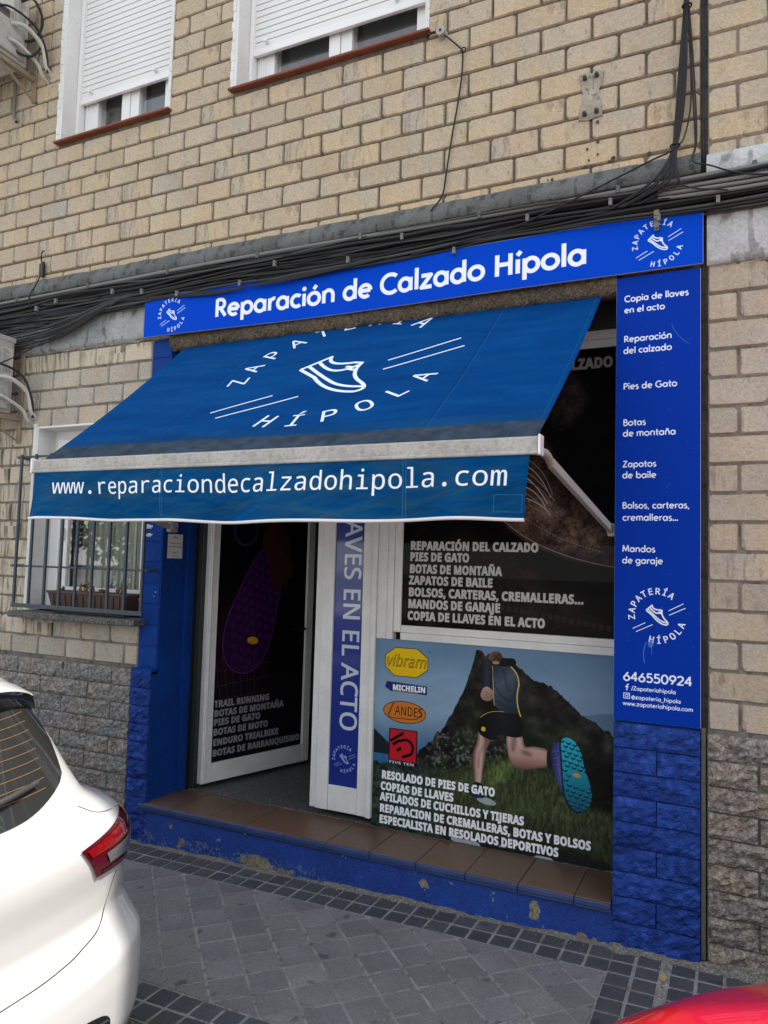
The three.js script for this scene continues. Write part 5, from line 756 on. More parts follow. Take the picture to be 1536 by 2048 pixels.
// ------------------------------------------------------------------ air conditioners
MT.ac = mat(lin(0.60, 0.59, 0.55), 0.5, { map: rep(T.metal, 1.1) });
MT.acRust = mat(lin(0.42, 0.34, 0.23), 0.75, { map: rep(T.metal, 2) });
MT.lag = mat(lin(0.62, 0.61, 0.57), 0.85, { bumpMap: rep(T.rough, 3), bumpScale: 0.004 });
MT.cable = mat(lin(0.016, 0.016, 0.017), 0.8);
MT.cableGrey = mat(lin(0.055, 0.053, 0.049), 0.75);
MT.conduit = mat(lin(0.24, 0.24, 0.23), 0.6, { map: rep(T.metal, 1) });
function airConditioner(x1, y0, h, label) {
  const u = thing('air_conditioner', label, 'air conditioner', [0, 0, 0], 'outdoor units on the brick wall'), z0 = 0.10, z1 = 0.40, x0 = x1 - 0.8;
  mesh('casing', [rb(x0, x1, y0, y0 + h, z0, z1, 0.014, 2), rb(x0 - 0.006, x1 + 0.006, y0 + h - 0.03, y0 + h + 0.006, z0 - 0.006, z1 + 0.006, 0.01, 2)], MT.ac, u);
  mesh('service_cover', [rb(x1 - 0.001, x1 + 0.022, y0 + 0.02, y0 + h * 0.44, z0 + 0.04, z1 - 0.02, 0.012, 2)], MT.ac, u);
  mesh('handle_recess', [rb(x1 - 0.02, x1 + 0.004, y0 + h * 0.56, y0 + h * 0.80, z0 + 0.12, z1 - 0.03, 0.01, 2)], MT.lag, u);
  const [c, t] = canvas(128, 256); t.fillStyle = '#b9b8b0'; t.fillRect(0, 0, 128, 256); t.fillStyle = '#4a4a48'; for (let i = 0; i < 12; i++) t.fillRect(14, 16 + i * 12, R(40, 100), 4); for (let x = 20; x < 108; x += R(3, 7)) t.fillRect(x, 180, R(1, 3), 56);
  const lg = new THREE.PlaneGeometry(0.085, h * 0.36); lg.rotateY(Math.PI / 2); lg.translate(x1 + 0.0015, y0 + h * 0.68, z0 + 0.055); mesh('rating_label', lg, mat(0xffffff, 0.5, { map: canvasTex(c) }), u);
  for (let i = 0; i < 6; i++) mesh('vent_slot', rb(x1 - 0.004, x1 + 0.003, y0 + h * 0.47 + i * 0.009, y0 + h * 0.47 + i * 0.009 + 0.004, z0 + 0.15, z1 - 0.05, 0.001), MT.dark, u);
  const fan = new THREE.TorusGeometry(0.2, 0.008, 6, 40); fan.translate(x0 + 0.32, y0 + h / 2, z1 + 0.002); const gr = [fan]; for (let i = 1; i < 6; i++) { const k = new THREE.TorusGeometry(0.035 * i, 0.003, 5, 32); k.translate(x0 + 0.32, y0 + h / 2, z1 + 0.004); gr.push(k); }
  mesh('fan_grille', gr, MT.dark, u);
  for (const bxx of [x1 - 0.03, x0 + 0.12]) mesh('bracket', [rb(bxx - 0.018, bxx + 0.018, y0 - 0.18, y0 + h * 0.95, 0.004, 0.018, 0.003), rb(bxx - 0.018, bxx + 0.018, y0 - 0.036, y0 - 0.003, 0.018, z1 + 0.05, 0.003), sqbar([bxx, y0 - 0.165, 0.02], [bxx, y0 - 0.03, 0.30], 0.02, 0.006)], MT.acRust, u);
  mesh('pipe', tube([[x1 + 0.02, y0 + 0.22, 0.25], [x1 + 0.09, y0 + 0.21, 0.19], [x1 + 0.115, y0 + 0.14, 0.08], [x1 + 0.12, y0 + 0.02, 0.045], [x1 + 0.115, y0 - 0.03, -0.02]], 0.014, 22, 8), MT.lag, u);
  mesh('pipe', tube([[x1 + 0.02, y0 + 0.10, 0.27], [x1 + 0.05, y0 + 0.09, 0.2], [x1 + 0.075, y0 + 0.03, 0.08], [x1 + 0.08, y0 - 0.03, 0.04], [x1 + 0.085, y0 - 0.06, -0.02]], 0.012, 22, 8), MT.lag, u);
  mesh('hose', tube([[x1 - 0.02, y0 + 0.29, z1 - 0.06], [x1 + 0.05, y0 + 0.30, 0.28], [x1 + 0.10, y0 + 0.25, 0.12], [x1 + 0.135, y0 + 0.10, 0.06], [x1 + 0.12, y0 - 0.02, 0.03]], 0.008, 24, 6), MT.cable, u);
  return u;
}
airConditioner(-4.335, 2.475, 0.50, 'white air conditioner outdoor unit beside the lower left brick wall');
{
  const u = airConditioner(-4.395, 4.86, 0.55, 'beige air conditioner outdoor unit high on the wall beside the smaller window');
  mesh('hose', tube([[-4.36, 5.26, 0.2], [-4.30, 5.29, 0.15], [-4.29, 5.18, 0.08], [-4.34, 5.05, 0.1], [-4.40, 5.02, 0.16], [-4.38, 4.92, 0.2], [-4.31, 4.90, 0.14], [-4.30, 5.02, 0.06]], 0.009, 40, 6), MT.cable, u);
  mesh('hose', tube([[-4.60, 4.92, 0.03], [-4.605, 4.75, 0.02], [-4.60, 4.62, 0.022], [-4.57, 4.57, 0.02]], 0.012, 16, 6), MT.conduit, u);
}
// ------------------------------------------------------------------ cables
function wire(parent, pts, r, m = MT.cable, seg = 0, name = 'cable') { return mesh(name, tube(pts, r, seg || pts.length * 5, 5), m, parent); }
{
  const c = thing('cable_bundle', 'thick bundle of black cables running along the ledge above the shop sign', 'cables');
  for (let i = 0; i < 30; i++) {
    const y = 3.095 + (i % 10) * 0.0158 + R(-0.008, 0.008), z = 0.018 + Math.floor(i / 10) * 0.018 + R(0, 0.012), pts = [], ph = R(0, 6), am = R(0.006, 0.028), fq = R(1.2, 3.6), low = i % 3 === 0 ? R(0.03, 0.12) : R(0, 0.05);
    for (let x = -6.2; x <= 2.4; x += 0.27) {
      const lift = x > -3.2 ? sstep(-3.2, -2.6, x) * 0.020 : 0, drop = low * sstep(-3.45, -4.3, x) * (0.6 + 0.4 * Math.sin(x * 2.3 + ph));
      pts.push([x + R(-.05, .05), Math.min(3.268, y + lift + am * Math.sin(x * fq + ph) + R(-.006, .006) - drop), z + 0.006 * Math.sin(x * 3 + ph * 2)]);
    }
    wire(c, pts, R(0.0045, 0.0085), i % 4 === 1 ? MT.cableGrey : MT.cable, 130);
  }
  // strands sagging in front of the top edge of the sign and over the plaster
  for (let i = 0; i < 5; i++) wire(c, [[-3.5, 3.14, 0.055], [-3.1, 3.12 - i * 0.003, 0.068], [-2.7, 3.095 - i * 0.004, 0.074], [-2.3, 3.088 + i * 0.004, 0.074], [-1.95, 3.105 + i * 0.003, 0.072], [-1.6, 3.135, 0.06]], 0.0045, MT.cable, 50);
  for (let i = 0; i < 9; i++) wire(c, [[-3.28 + i * 0.02, 3.16, 0.05], [-3.42, 3.165 - i * 0.002, 0.06], [-3.62, 3.135 - i * 0.006, 0.062], [-4.0, 3.06 - i * 0.013, 0.06], [-4.5, 3.035 - i * 0.012 + R(-.02, .02), 0.055], [-5.4, 3.05, 0.05]], R(0.005, 0.0075), i % 3 ? MT.cable : MT.cableGrey, 60);
  for (let i = 0; i < 15; i++) { const x = -4.6 + i * 0.33 + R(-.12, .12), y = 3.10 + R(0, 0.12); mesh('clip', [rb(x - 0.008, x + 0.008, y - 0.012, y + 0.022, 0.058, 0.078, 0.003), bar([x, y + 0.015, 0.03], [x, y + 0.015, 0.082], 0.005, 6)], MT.conduit, c); }
}
{
  const c = thing('grey_conduit', 'grey plastic conduit strapped under the ledge above the cable bundle', 'conduit'), p = [], q = [];
  for (let x = -6; x <= -0.16; x += 0.3) p.push([x, 3.268 + 0.008 * Math.sin(x * 1.7), 0.052]); p.push([0.3, 3.262, 0.06], [2.4, 3.262, 0.06]);
  wire(c, p, 0.0115, MT.conduit, 120, 'pipe'); for (let k = 0; k < 3; k++) wire(c, [[-0.33, 3.235 - k * 0.02, 0.055], [-0.1, 3.225 - k * 0.022, 0.062], [0.3, 3.222 - k * 0.022, 0.062], [2.4, 3.222 - k * 0.022, 0.062]], 0.0095, MT.conduit, 40, 'pipe');
  for (const x of [-4.4, -3.75, -3.1, -2.45, -1.8, -1.15, -0.5, 0.05]) mesh('strap', [rb(x - 0.009, x + 0.009, 3.252, 3.288, 0.036, 0.067, 0.003)], MT.ledge, c);
}
{
  const c = thing('cable_riser', 'black cables hanging down the wall beside the dark vertical joint', 'cables');
  for (let i = 0; i < 6; i++) { const o = (i - 2.5) * 0.0042, e = R(-0.05, 0.02); wire(c, [[-0.205 + o * 0.5, 5.2, 0.03], [-0.212 + o * 0.6, 4.4, 0.03], [-0.218 + o * 0.5, 4.09, 0.034 + R(0, .01)], [-0.232 + o * 1.4, 3.75, 0.038], [-0.245 + o * 1.3, 3.55, 0.042 + R(0, .01)], [-0.262 + o * 0.8, 3.41, 0.055], [-0.285 + o * 3, 3.30, 0.085], [-0.31 + o * 4 + e, 3.24, 0.085], [-0.45 + e * 2, 3.18, 0.07]], R(0.0038, 0.0055), MT.cable, 70); }
  wire(c, [[-0.214, 4.05, 0.034], [-0.20, 3.8, 0.03], [-0.20, 3.6, 0.03], [-0.225, 3.46, 0.04], [-0.25, 3.42, 0.05], [-0.27, 3.33, 0.08], [-0.22, 3.22, 0.085], [-0.05, 3.17, 0.08]], 0.0035, MT.cable, 60);
  for (let i = 0; i < 2; i++) wire(c, [[-0.212 + i * 0.003, 4.1, 0.034], [-0.197 + i * 0.008, 3.8, 0.026], [-0.185 + i * 0.008, 3.55, 0.024], [-0.181 + i * 0.004, 3.42, 0.03], [-0.19, 3.34, 0.055], [-0.13, 3.30, 0.075], [0.1, 3.21, 0.08], [0.7, 3.18, 0.07]], 0.0038, MT.cable, 60);
  wire(c, [[-0.24, 3.50, 0.048], [-0.262, 3.41, 0.06], [-0.36, 3.36, 0.085], [-0.60, 3.275, 0.09], [-0.80, 3.21, 0.09], [-1.0, 3.165, 0.08], [-1.5, 3.12, 0.07]], 0.0042, MT.cable, 50);
  for (const [x, y] of [[-0.214, 4.06], [-0.262, 3.43]]) mesh('cable_tie', new THREE.TorusGeometry(0.019, 0.004, 6, 16).rotateX(Math.PI / 2).translate(x, y, 0.042), MT.cable, c);
}
{
  const c = thing('wall_insulator', 'round grey insulator with a thin black wire beside the wider upper window', 'insulator');
  mesh('insulator', [new THREE.CylinderGeometry(0.024, 0.024, 0.016, 18).rotateX(Math.PI / 2).translate(-1.385, 4.292, 0.035), new THREE.CylinderGeometry(0.018, 0.018, 0.014, 18).rotateX(Math.PI / 2).translate(-1.385, 4.292, 0.02), new THREE.CylinderGeometry(0.024, 0.026, 0.014, 18).rotateX(Math.PI / 2).translate(-1.385, 4.292, 0.006)], mat(lin(0.36, 0.345, 0.32), 0.5), c);
  mesh('screw', bar([-1.385, 4.292, 0.03], [-1.385, 4.292, 0.048], 0.007), MT.dark, c);
  wire(c, [[-1.475, 4.31, 0.0], [-1.45, 4.305, 0.022], [-1.41, 4.303, 0.026]], 0.007, MT.cable, 12);
  wire(c, [[-1.37, 4.275, 0.02], [-1.33, 4.235, 0.018], [-1.285, 4.185, 0.016], [-1.27, 4.16, 0.016], [-1.272, 4.05, 0.014], [-1.29, 3.9, 0.014], [-1.312, 3.77, 0.013], [-1.34, 3.58, 0.013], [-1.357, 3.45, 0.014], [-1.37, 3.40, 0.03], [-1.41, 3.34, 0.05]], 0.0045, MT.cable, 60);
  mesh('wire_loop', new THREE.TorusGeometry(0.012, 0.0035, 6, 18).translate(-1.266, 4.168, 0.02), MT.cable, c);
}
{
  const c = thing('cable_joint', 'small black cable splice box hanging on the wall above the ledge', 'cable box');
  mesh('box', [rb(-4.245, -4.213, 3.43, 3.505, 0.005, 0.03, 0.005), rb(-4.222, -4.203, 3.405, 3.512, 0.012, 0.034, 0.006)], MT.black, c);
  wire(c, [[-4.232, 3.50, 0.02], [-4.237, 3.545, 0.022], [-4.235, 3.575, 0.022], [-4.22, 3.59, 0.022], [-4.212, 3.587, 0.02]], 0.0045, MT.cable, 20); wire(c, [[-4.235, 3.43, 0.02], [-4.255, 3.36, 0.035], [-4.268, 3.30, 0.06], [-4.275, 3.25, 0.068], [-4.26, 3.2, 0.07]], 0.0042, MT.cable, 24);
}
{
  const c = thing('roaming_wire', 'thin black wire slanting from the ledge down to the lower outdoor unit', 'wire');
  wire(c, [[-3.55, 3.12, 0.075], [-3.75, 3.03, 0.10], [-4.0, 2.93, 0.13], [-4.2, 2.84, 0.17], [-4.34, 2.79, 0.2]], 0.004, MT.cable, 30);
}
{
  const c = thing('old_bracket_mark', 'pale plaster patch with four old bolts left on the upper brick wall', 'bolts');
  const s = new THREE.Shape(); [[-.055, .105], [-.02, .115], [.0, .10], [.03, .115], [.055, .10], [.05, .05], [.035, .02], [.045, -.06], [.05, -.11], [.01, -.115], [-.02, -.12], [-.055, -.11], [-.05, -.06], [-.035, .0], [-.045, .06]].forEach(([x, y], i) => (i ? s.lineTo(x, y) : s.moveTo(x, y)));
  const g = new THREE.ExtrudeGeometry(s, { depth: 0.006, bevelEnabled: true, bevelSize: 0.002, bevelThickness: 0.002, bevelSegments: 1 }); g.translate(-0.632, 3.778, 0.001); mesh('plaster_patch', g, mat(lin(0.60, 0.535, 0.43), 0.95, { map: rep(T.concrete, 3), bumpMap: rep(T.rough, 4), bumpScale: 0.004 }), c);
  for (const [x, y] of [[-.66, 3.86], [-.605, 3.862], [-.66, 3.685], [-.605, 3.688]]) mesh('bolt', [new THREE.CylinderGeometry(0.010, 0.011, 0.022, 6).rotateX(Math.PI / 2).translate(x, y, 0.016), new THREE.CylinderGeometry(0.005, 0.005, 0.03, 8).rotateX(Math.PI / 2).translate(x, y, 0.022)], mat(lin(0.09, 0.085, 0.08), 0.6, { metalness: 0.5 }), c);
  for (const [x, y, r] of [[-.602, 3.64, .008], [-.60, 3.545, .008], [-.648, 3.52, .006], [-.60, 3.485, .005], [-.655, 3.435, .008], [-.63, 3.432, .006], [-.53, 3.45, .011], [-.548, 3.44, .006], [-.81, 3.405, .007], [-.375, 3.44, .009], [-.83, 3.407, .004], [-.64, 3.465, .005]]) mesh('anchor_hole', new THREE.CylinderGeometry(r, r * 0.8, 0.006, 9).rotateX(Math.PI / 2).translate(x, y, 0.0015), MT.black, c);
}
// ------------------------------------------------------------------ ground
{
  const asphalt = mat(lin(0.36, 0.35, 0.335), 0.9, { map: rep(T.roughCol, 2), bumpMap: rep(T.rough, 2), bumpScale: 0.006 });
  const g = new THREE.PlaneGeometry(240, 200); g.rotateX(-Math.PI / 2); const uv = g.attributes.uv, p = g.attributes.position; for (let i = 0; i < p.count; i++) uv.setXY(i, p.getX(i), p.getZ(i)); g.translate(0, -0.222, 0);
  tag(mesh('road', g, asphalt), null, null, null, 'structure');
  const far = bx(-60, 60, -0.21, -0.07, 7.5, 40); tag(mesh('far_pavement', far, mat(lin(0.42, 0.40, 0.36), 0.9, { map: rep(T.slab, 0.5) })), null, null, null, 'structure');
}
{
  const pave = new THREE.Mesh(bx(-9, 9, -0.3, -0.0012, -0.3, 1.322), mat(lin(0.42, 0.415, 0.40), 0.95, { map: rep(T.concrete, 2), bumpMap: rep(T.grain, 4), bumpScale: 0.003 }));
  pave.name = 'pavement'; sh(pave); scene.add(pave); tag(pave, null, null, null, 'structure'); pave.position.set(-1.8, -0.045, 0); pave.rotation.z = 0.02;
  const X = (x) => x + 1.8;
  const slabM = [[.285, .282, .282], [.30, .295, .293], [.268, .266, .269], [.29, .282, .276]].map((c) => mat(lin(...c), 0.85, { map: T.slab, bumpMap: rep(T.fine, 3), bumpScale: 0.0012 }));
  const setM = [[.095, .10, .113], [.108, .112, .125], [.084, .09, .102], [.10, .103, .112]].map((c) => mat(lin(...c), 0.8, { map: T.slab, bumpMap: rep(T.grain, 3), bumpScale: 0.0025 }));
  const prism = (poly, top, ch, u0, v0) => {                 // chamfered flat tile from a convex outline in x,z
    const n = poly.length, cx = poly.reduce((a, p) => a + p[0], 0) / n, cz = poly.reduce((a, p) => a + p[1], 0) / n, pos = [], uv = [];
    const inn = poly.map(([x, z]) => { const d = Math.hypot(x - cx, z - cz) || 1, k = Math.max(0.3, 1 - ch * 1.4 / d); return [cx + (x - cx) * k, cz + (z - cz) * k]; });
    const T3 = (...v) => v.forEach(([x, y, z]) => { pos.push(x, y, z); uv.push(x + u0, z + v0); });
    for (let i = 0; i < n; i++) { const k = (i + 1) % n; T3([cx, top, cz], [inn[k][0], top, inn[k][1]], [inn[i][0], top, inn[i][1]]); T3([inn[i][0], top, inn[i][1]], [inn[k][0], top, inn[k][1]], [poly[k][0], -0.006, poly[k][1]]); T3([inn[i][0], top, inn[i][1]], [poly[k][0], -0.006, poly[k][1]], [poly[i][0], -0.006, poly[i][1]]); }
    const g = new THREE.BufferGeometry(); g.setAttribute('position', new THREE.Float32BufferAttribute(pos, 3)); g.setAttribute('uv', new THREE.Float32BufferAttribute(uv, 2)); g.computeVertexNormals(); return g;
  };
  const clip = (poly, x0, x1, z0, z1) => { for (const [ax, s, v] of [[0, 1, x0], [0, -1, x1], [1, 1, z0], [1, -1, z1]]) { const out = []; for (let i = 0; i < poly.length; i++) { const a = poly[i], b = poly[(i + 1) % poly.length], da = s * (a[ax] - v), db = s * (b[ax] - v); if (da >= 0) out.push(a); if ((da >= 0) !== (db >= 0)) { const t = da / (da - db); out.push([lerp(a[0], b[0], t), lerp(a[1], b[1], t)]); } } poly = out; if (!poly.length) return poly; } return poly; };
  const area = (p) => Math.abs(p.reduce((s, a, i) => { const b = p[(i + 1) % p.length]; return s + a[0] * b[1] - b[0] * a[1]; }, 0)) / 2;
  const ccw = (p) => { const s = p.reduce((t, a, i) => { const b = p[(i + 1) % p.length]; return t + a[0] * b[1] - b[0] * a[1]; }, 0); return s < 0 ? p.slice().reverse() : p; };
  const stuffS = [], stuffT = [], q = 0.1502, r2 = Math.SQRT1_2, a0 = -0.600, b0 = -1.580, j = 0.0042;
  for (let i = -45; i < 30; i++) for (let k = -45; k < 45; k++) {
    const A = a0 + i * q, B = b0 + k * q, c = [[A + j, B + j], [A + q - j, B + j], [A + q - j, B + q - j], [A + j, B + q - j]].map(([a, b]) => [(a + b) * r2, (a - b) * r2]);
    let p = clip(c, -6.5, -0.498, 0.256, 1.116); if (p.length < 3 || area(p) < 0.0006) continue; p = ccw(p);
    const cx = p.reduce((s, v) => s + v[0], 0) / p.length, g = prism(p.map(([x, z]) => [X(x), z]), R(0.0004, 0.0018), 0.003, R(0, 9), R(0, 9));
    if (cx > -2.75) mesh('slab', g, pick(slabM), pave); else stuffS.push(g);
  }
  const sett = (x0, x1, z0, z1) => { const p = [[x0 + 0.0027, z0 + 0.0027], [x1 - 0.0027, z0 + 0.0027], [x1 - 0.0027, z1 - 0.0027], [x0 + 0.0027, z1 - 0.0027]].map(([x, z]) => [X(x) + R(-.0008, .0008), z + R(-.0008, .0008)]), g = prism(p, R(0.0005, 0.0035), 0.006, R(0, 9), R(0, 9)); const cx = (x0 + x1) / 2; if (cx > -3.25 && cx < 0.16) mesh('sett', g, pick(setM), pave); else stuffT.push(g); };
  for (let x = -1.978 - 45 * 0.0994; x < -0.55; x += 0.0994) { for (const z of [0.052, 0.153]) sett(x, x + 0.0994, z, z + 0.1); for (const z of [1.12, 1.22]) sett(x, x + 0.0994, z, z + 0.1); }
  for (const x of [-0.496, -0.3965]) for (let z = 0.052; z < 1.3; z += 0.0975) sett(x, x + 0.0985, z, z + 0.0975);
  for (let x = -0.268; x < 3; x += 0.0994) for (let z = 0.062; z < 1.25; z += 0.0985) sett(x, x + 0.0994, z, z + 0.0985);
  tag(mesh('slabs', merge(stuffS), slabM[0], pave), null, null, null, 'stuff'); tag(mesh('setts', merge(stuffT), setM[0], pave), null, null, null, 'stuff');
  // crumbling mortar along the foot of the wall
  const f = ledgeGeo(-3.3, 1.5, [[0.035, 0.035], [0.052, 0.024], [0.062, 0.008], [0.082, 0.0015], [0.095, -0.004]], 0.006, 0.022), p = f.attributes.position;
  for (let i = 0; i < p.count; i++) { const x = p.getX(i), y = p.getY(i), k = fbm(x / 5 + 0.7, 0.2, 40, 3, 511), w = x > -0.5 ? 0.8 : 0.5 + (x > -1.9 && x < -1.4 ? 0.3 : 0); p.setY(i, (y - 0.004) * (0.3 + 1.1 * k) * w + 0.003); p.setX(i, x + 1.8); p.setZ(i, 0.035 + (p.getZ(i) - 0.035) * (0.35 + 1.1 * k) * w + (x > -0.5 ? 0.012 : 0)); }
  f.computeVertexNormals(); mesh('mortar_fillet', f, mat(lin(0.36, 0.335, 0.29), 0.95, { map: rep(T.roughCol, 3), bumpMap: rep(T.rough, 6), bumpScale: 0.006 }), pave);
  const grit = []; for (let i = 0; i < 260; i++) { const z = 0.06 + Math.pow(rnd(), 3) * 1.0, x = R(-3, 0.2), g = new THREE.TetrahedronGeometry(R(0.0012, 0.004)); g.rotateY(R(0, 6)); g.translate(X(x), 0.0045, z); grit.push(g); } for (let i = 0; i < 140; i++) { const g = new THREE.TetrahedronGeometry(R(0.002, 0.006)); g.rotateY(R(0, 6)); g.translate(X(R(-0.297, -0.27)), 0.0, R(0.06, 1.2)); grit.push(g); }
  tag(mesh('grit', merge(grit), mat(lin(0.36, 0.32, 0.25), 0.9), pave), null, null, null, 'stuff');
  const kerb = new THREE.Mesh(bx(-9, 9, -0.3, -0.03, 1.326, 1.44), MT.mortarGrey); kerb.name = 'kerb'; sh(kerb); scene.add(kerb); tag(kerb, null, null, null, 'structure'); kerb.position.copy(pave.position); kerb.rotation.copy(pave.rotation);
  for (let x = -6; x < 5; x += 0.8) mesh('kerb_stone', rb(x + 0.003, x + 0.797, -0.25, 0.002, 1.3265, 1.446, 0.008, 2), MT.granite, kerb);
}
{
  const l = thing('dry_leaf', 'small yellow dry leaf caught in the gap between the dark paving setts', 'leaf', [-0.285, -0.008, 0.215]);
  const g = new THREE.PlaneGeometry(0.026, 0.034, 4, 4), p = g.attributes.position; for (let i = 0; i < p.count; i++) { const x = p.getX(i), y = p.getY(i); p.setXYZ(i, x * (1 - Math.abs(y) * 24), 0.006 * Math.sin(x * 150) + 0.003, y); } g.computeVertexNormals(); mesh('blade', g, mat(lin(0.42, 0.28, 0.09), 0.8, { side: THREE.DoubleSide }), l); l.rotation.y = 0.6;
}
// ------------------------------------------------------------------ cars
const CY = [.20, .24, .32, .42, .55, .62, .66, .72, .80, .88, .925, .955, .985, 1.01, 1.03, 1.10, 1.20, 1.30, 1.36, 1.40, 1.43, 1.45];
const CW = [.70, .76, .795, .815, .828, .832, .83, .825, .83, .835, .825, .805, .772, .715, .675, .658, .64, .605, .575, .53, .45, .25];
const CR = [-.14, -.08, -.03, 0, -.005, -.015, -.055, -.098, -.098, -.088, -.090, -.10, -.13, -.15, -.17, -.23, -.31, -.39, -.43, -.5, -.62, -.9];
const CD = [.7, .7, .7, .7, .7, .7, .7, .7, .7, .7, .68, .66, .62, .6, .6, .6, .6, .6, .6, .6, .6, .5];
const CF = [-3.90, -3.98, -4.03, -4.06, -4.06, -4.04, -4.02, -3.97, -3.82, -3.50, -3.25, -3.08, -2.95, -2.85, -2.78, -2.62, -2.38, -2.12, -1.95, -1.8, -1.6, -1.3];
const lut = (A, y) => { if (y <= CY[0]) return A[0]; for (let i = 1; i < CY.length; i++) if (y <= CY[i]) return lerp(A[i - 1], A[i], (y - CY[i - 1]) / (CY[i] - CY[i - 1])); return A[A.length - 1]; };
const smooth = (A, y) => { let s = 0, n = 0; for (let k = -3; k <= 3; k++) { const w = 4 - Math.abs(k); s += w * lut(A, clamp(y + k * 0.0065, 0.2, 1.45)); n += w; } return s / n; };
const NE = 3.6, NF = 2.9;
// point on the shell: s in 0..1 goes from the middle of the rear (0) round the right side to the middle of the front (1)
function shell(s, y, side = 1) {
  const w = smooth(CW, y), r = smooth(CR, y), f = smooth(CF, y), d = Math.min(smooth(CD, y), (r - f) * 0.45), df = Math.min(0.95, (r - f) * 0.45);
  const rear = s <= 0.5, t = rear ? s * 2 : (1 - s) * 2, n = rear ? NE : NF, D = rear ? d : df, m = Math.pow(0.5, 1 / n);
  let rho, zeta; if (t < 0.5) { rho = t * 2 * m; zeta = Math.pow(1 - Math.pow(rho, n), 1 / n); } else { zeta = (1 - t) * 2 * m; rho = Math.pow(1 - Math.pow(zeta, n), 1 / n); }
  return V(side * w * rho, y, rear ? r - D + D * zeta : f + D - D * zeta);
}
function shellNormal(s, y, side) { const e = 0.002, a = shell(clamp(s + e), y, side).sub(shell(clamp(s - e), y, side)), b = shell(s, y + e, side).sub(shell(s, y - e, side)); return a.cross(b).normalize().multiplyScalar(side); }
const degS = (deg) => { const n = NE, rho = Math.pow(Math.sin(deg * Math.PI / 180), 2 / n), z = Math.pow(Math.cos(deg * Math.PI / 180), 2 / n), m = Math.pow(0.5, 1 / n); return (rho <= m ? rho / m * 0.5 : 1 - z / m * 0.5) / 2; };
function shellPatch(fn, nu, nv, off, side = 1) {
  const pos = [], uv = [], idx = [];
  for (let j = 0; j <= nv; j++) for (let i = 0; i <= nu; i++) { const [s, y] = fn(i / nu, j / nv), sd = s < 0 ? -side : side, p = shell(Math.abs(s), y, sd), n = shellNormal(Math.max(0.003, Math.abs(s)), y, sd); p.addScaledVector(n, off); pos.push(p.x, p.y, p.z); uv.push(i / nu, j / nv); }
  for (let j = 0; j < nv; j++) for (let i = 0; i < nu; i++) { const a = j * (nu + 1) + i, b = a + nu + 1; if (side > 0) idx.push(a, a + 1, b, b, a + 1, b + 1); else idx.push(a, b, a + 1, b, b + 1, a + 1); }
  const g = new THREE.BufferGeometry(); g.setAttribute('position', new THREE.Float32BufferAttribute(pos, 3)); g.setAttribute('uv', new THREE.Float32BufferAttribute(uv, 2)); g.setIndex(idx); g.computeVertexNormals(); return g;
}
function shellLine(list, r, off = 0, side = 1) { return tube(list.map(([d, y]) => { const s = typeof d === 'number' ? degS(Math.abs(d)) : d.s, sd = d < 0 ? -side : side, p = shell(s, y, sd); return p.addScaledVector(shellNormal(Math.max(0.003, s), y, sd), off); }), r, list.length * 8, 5); }
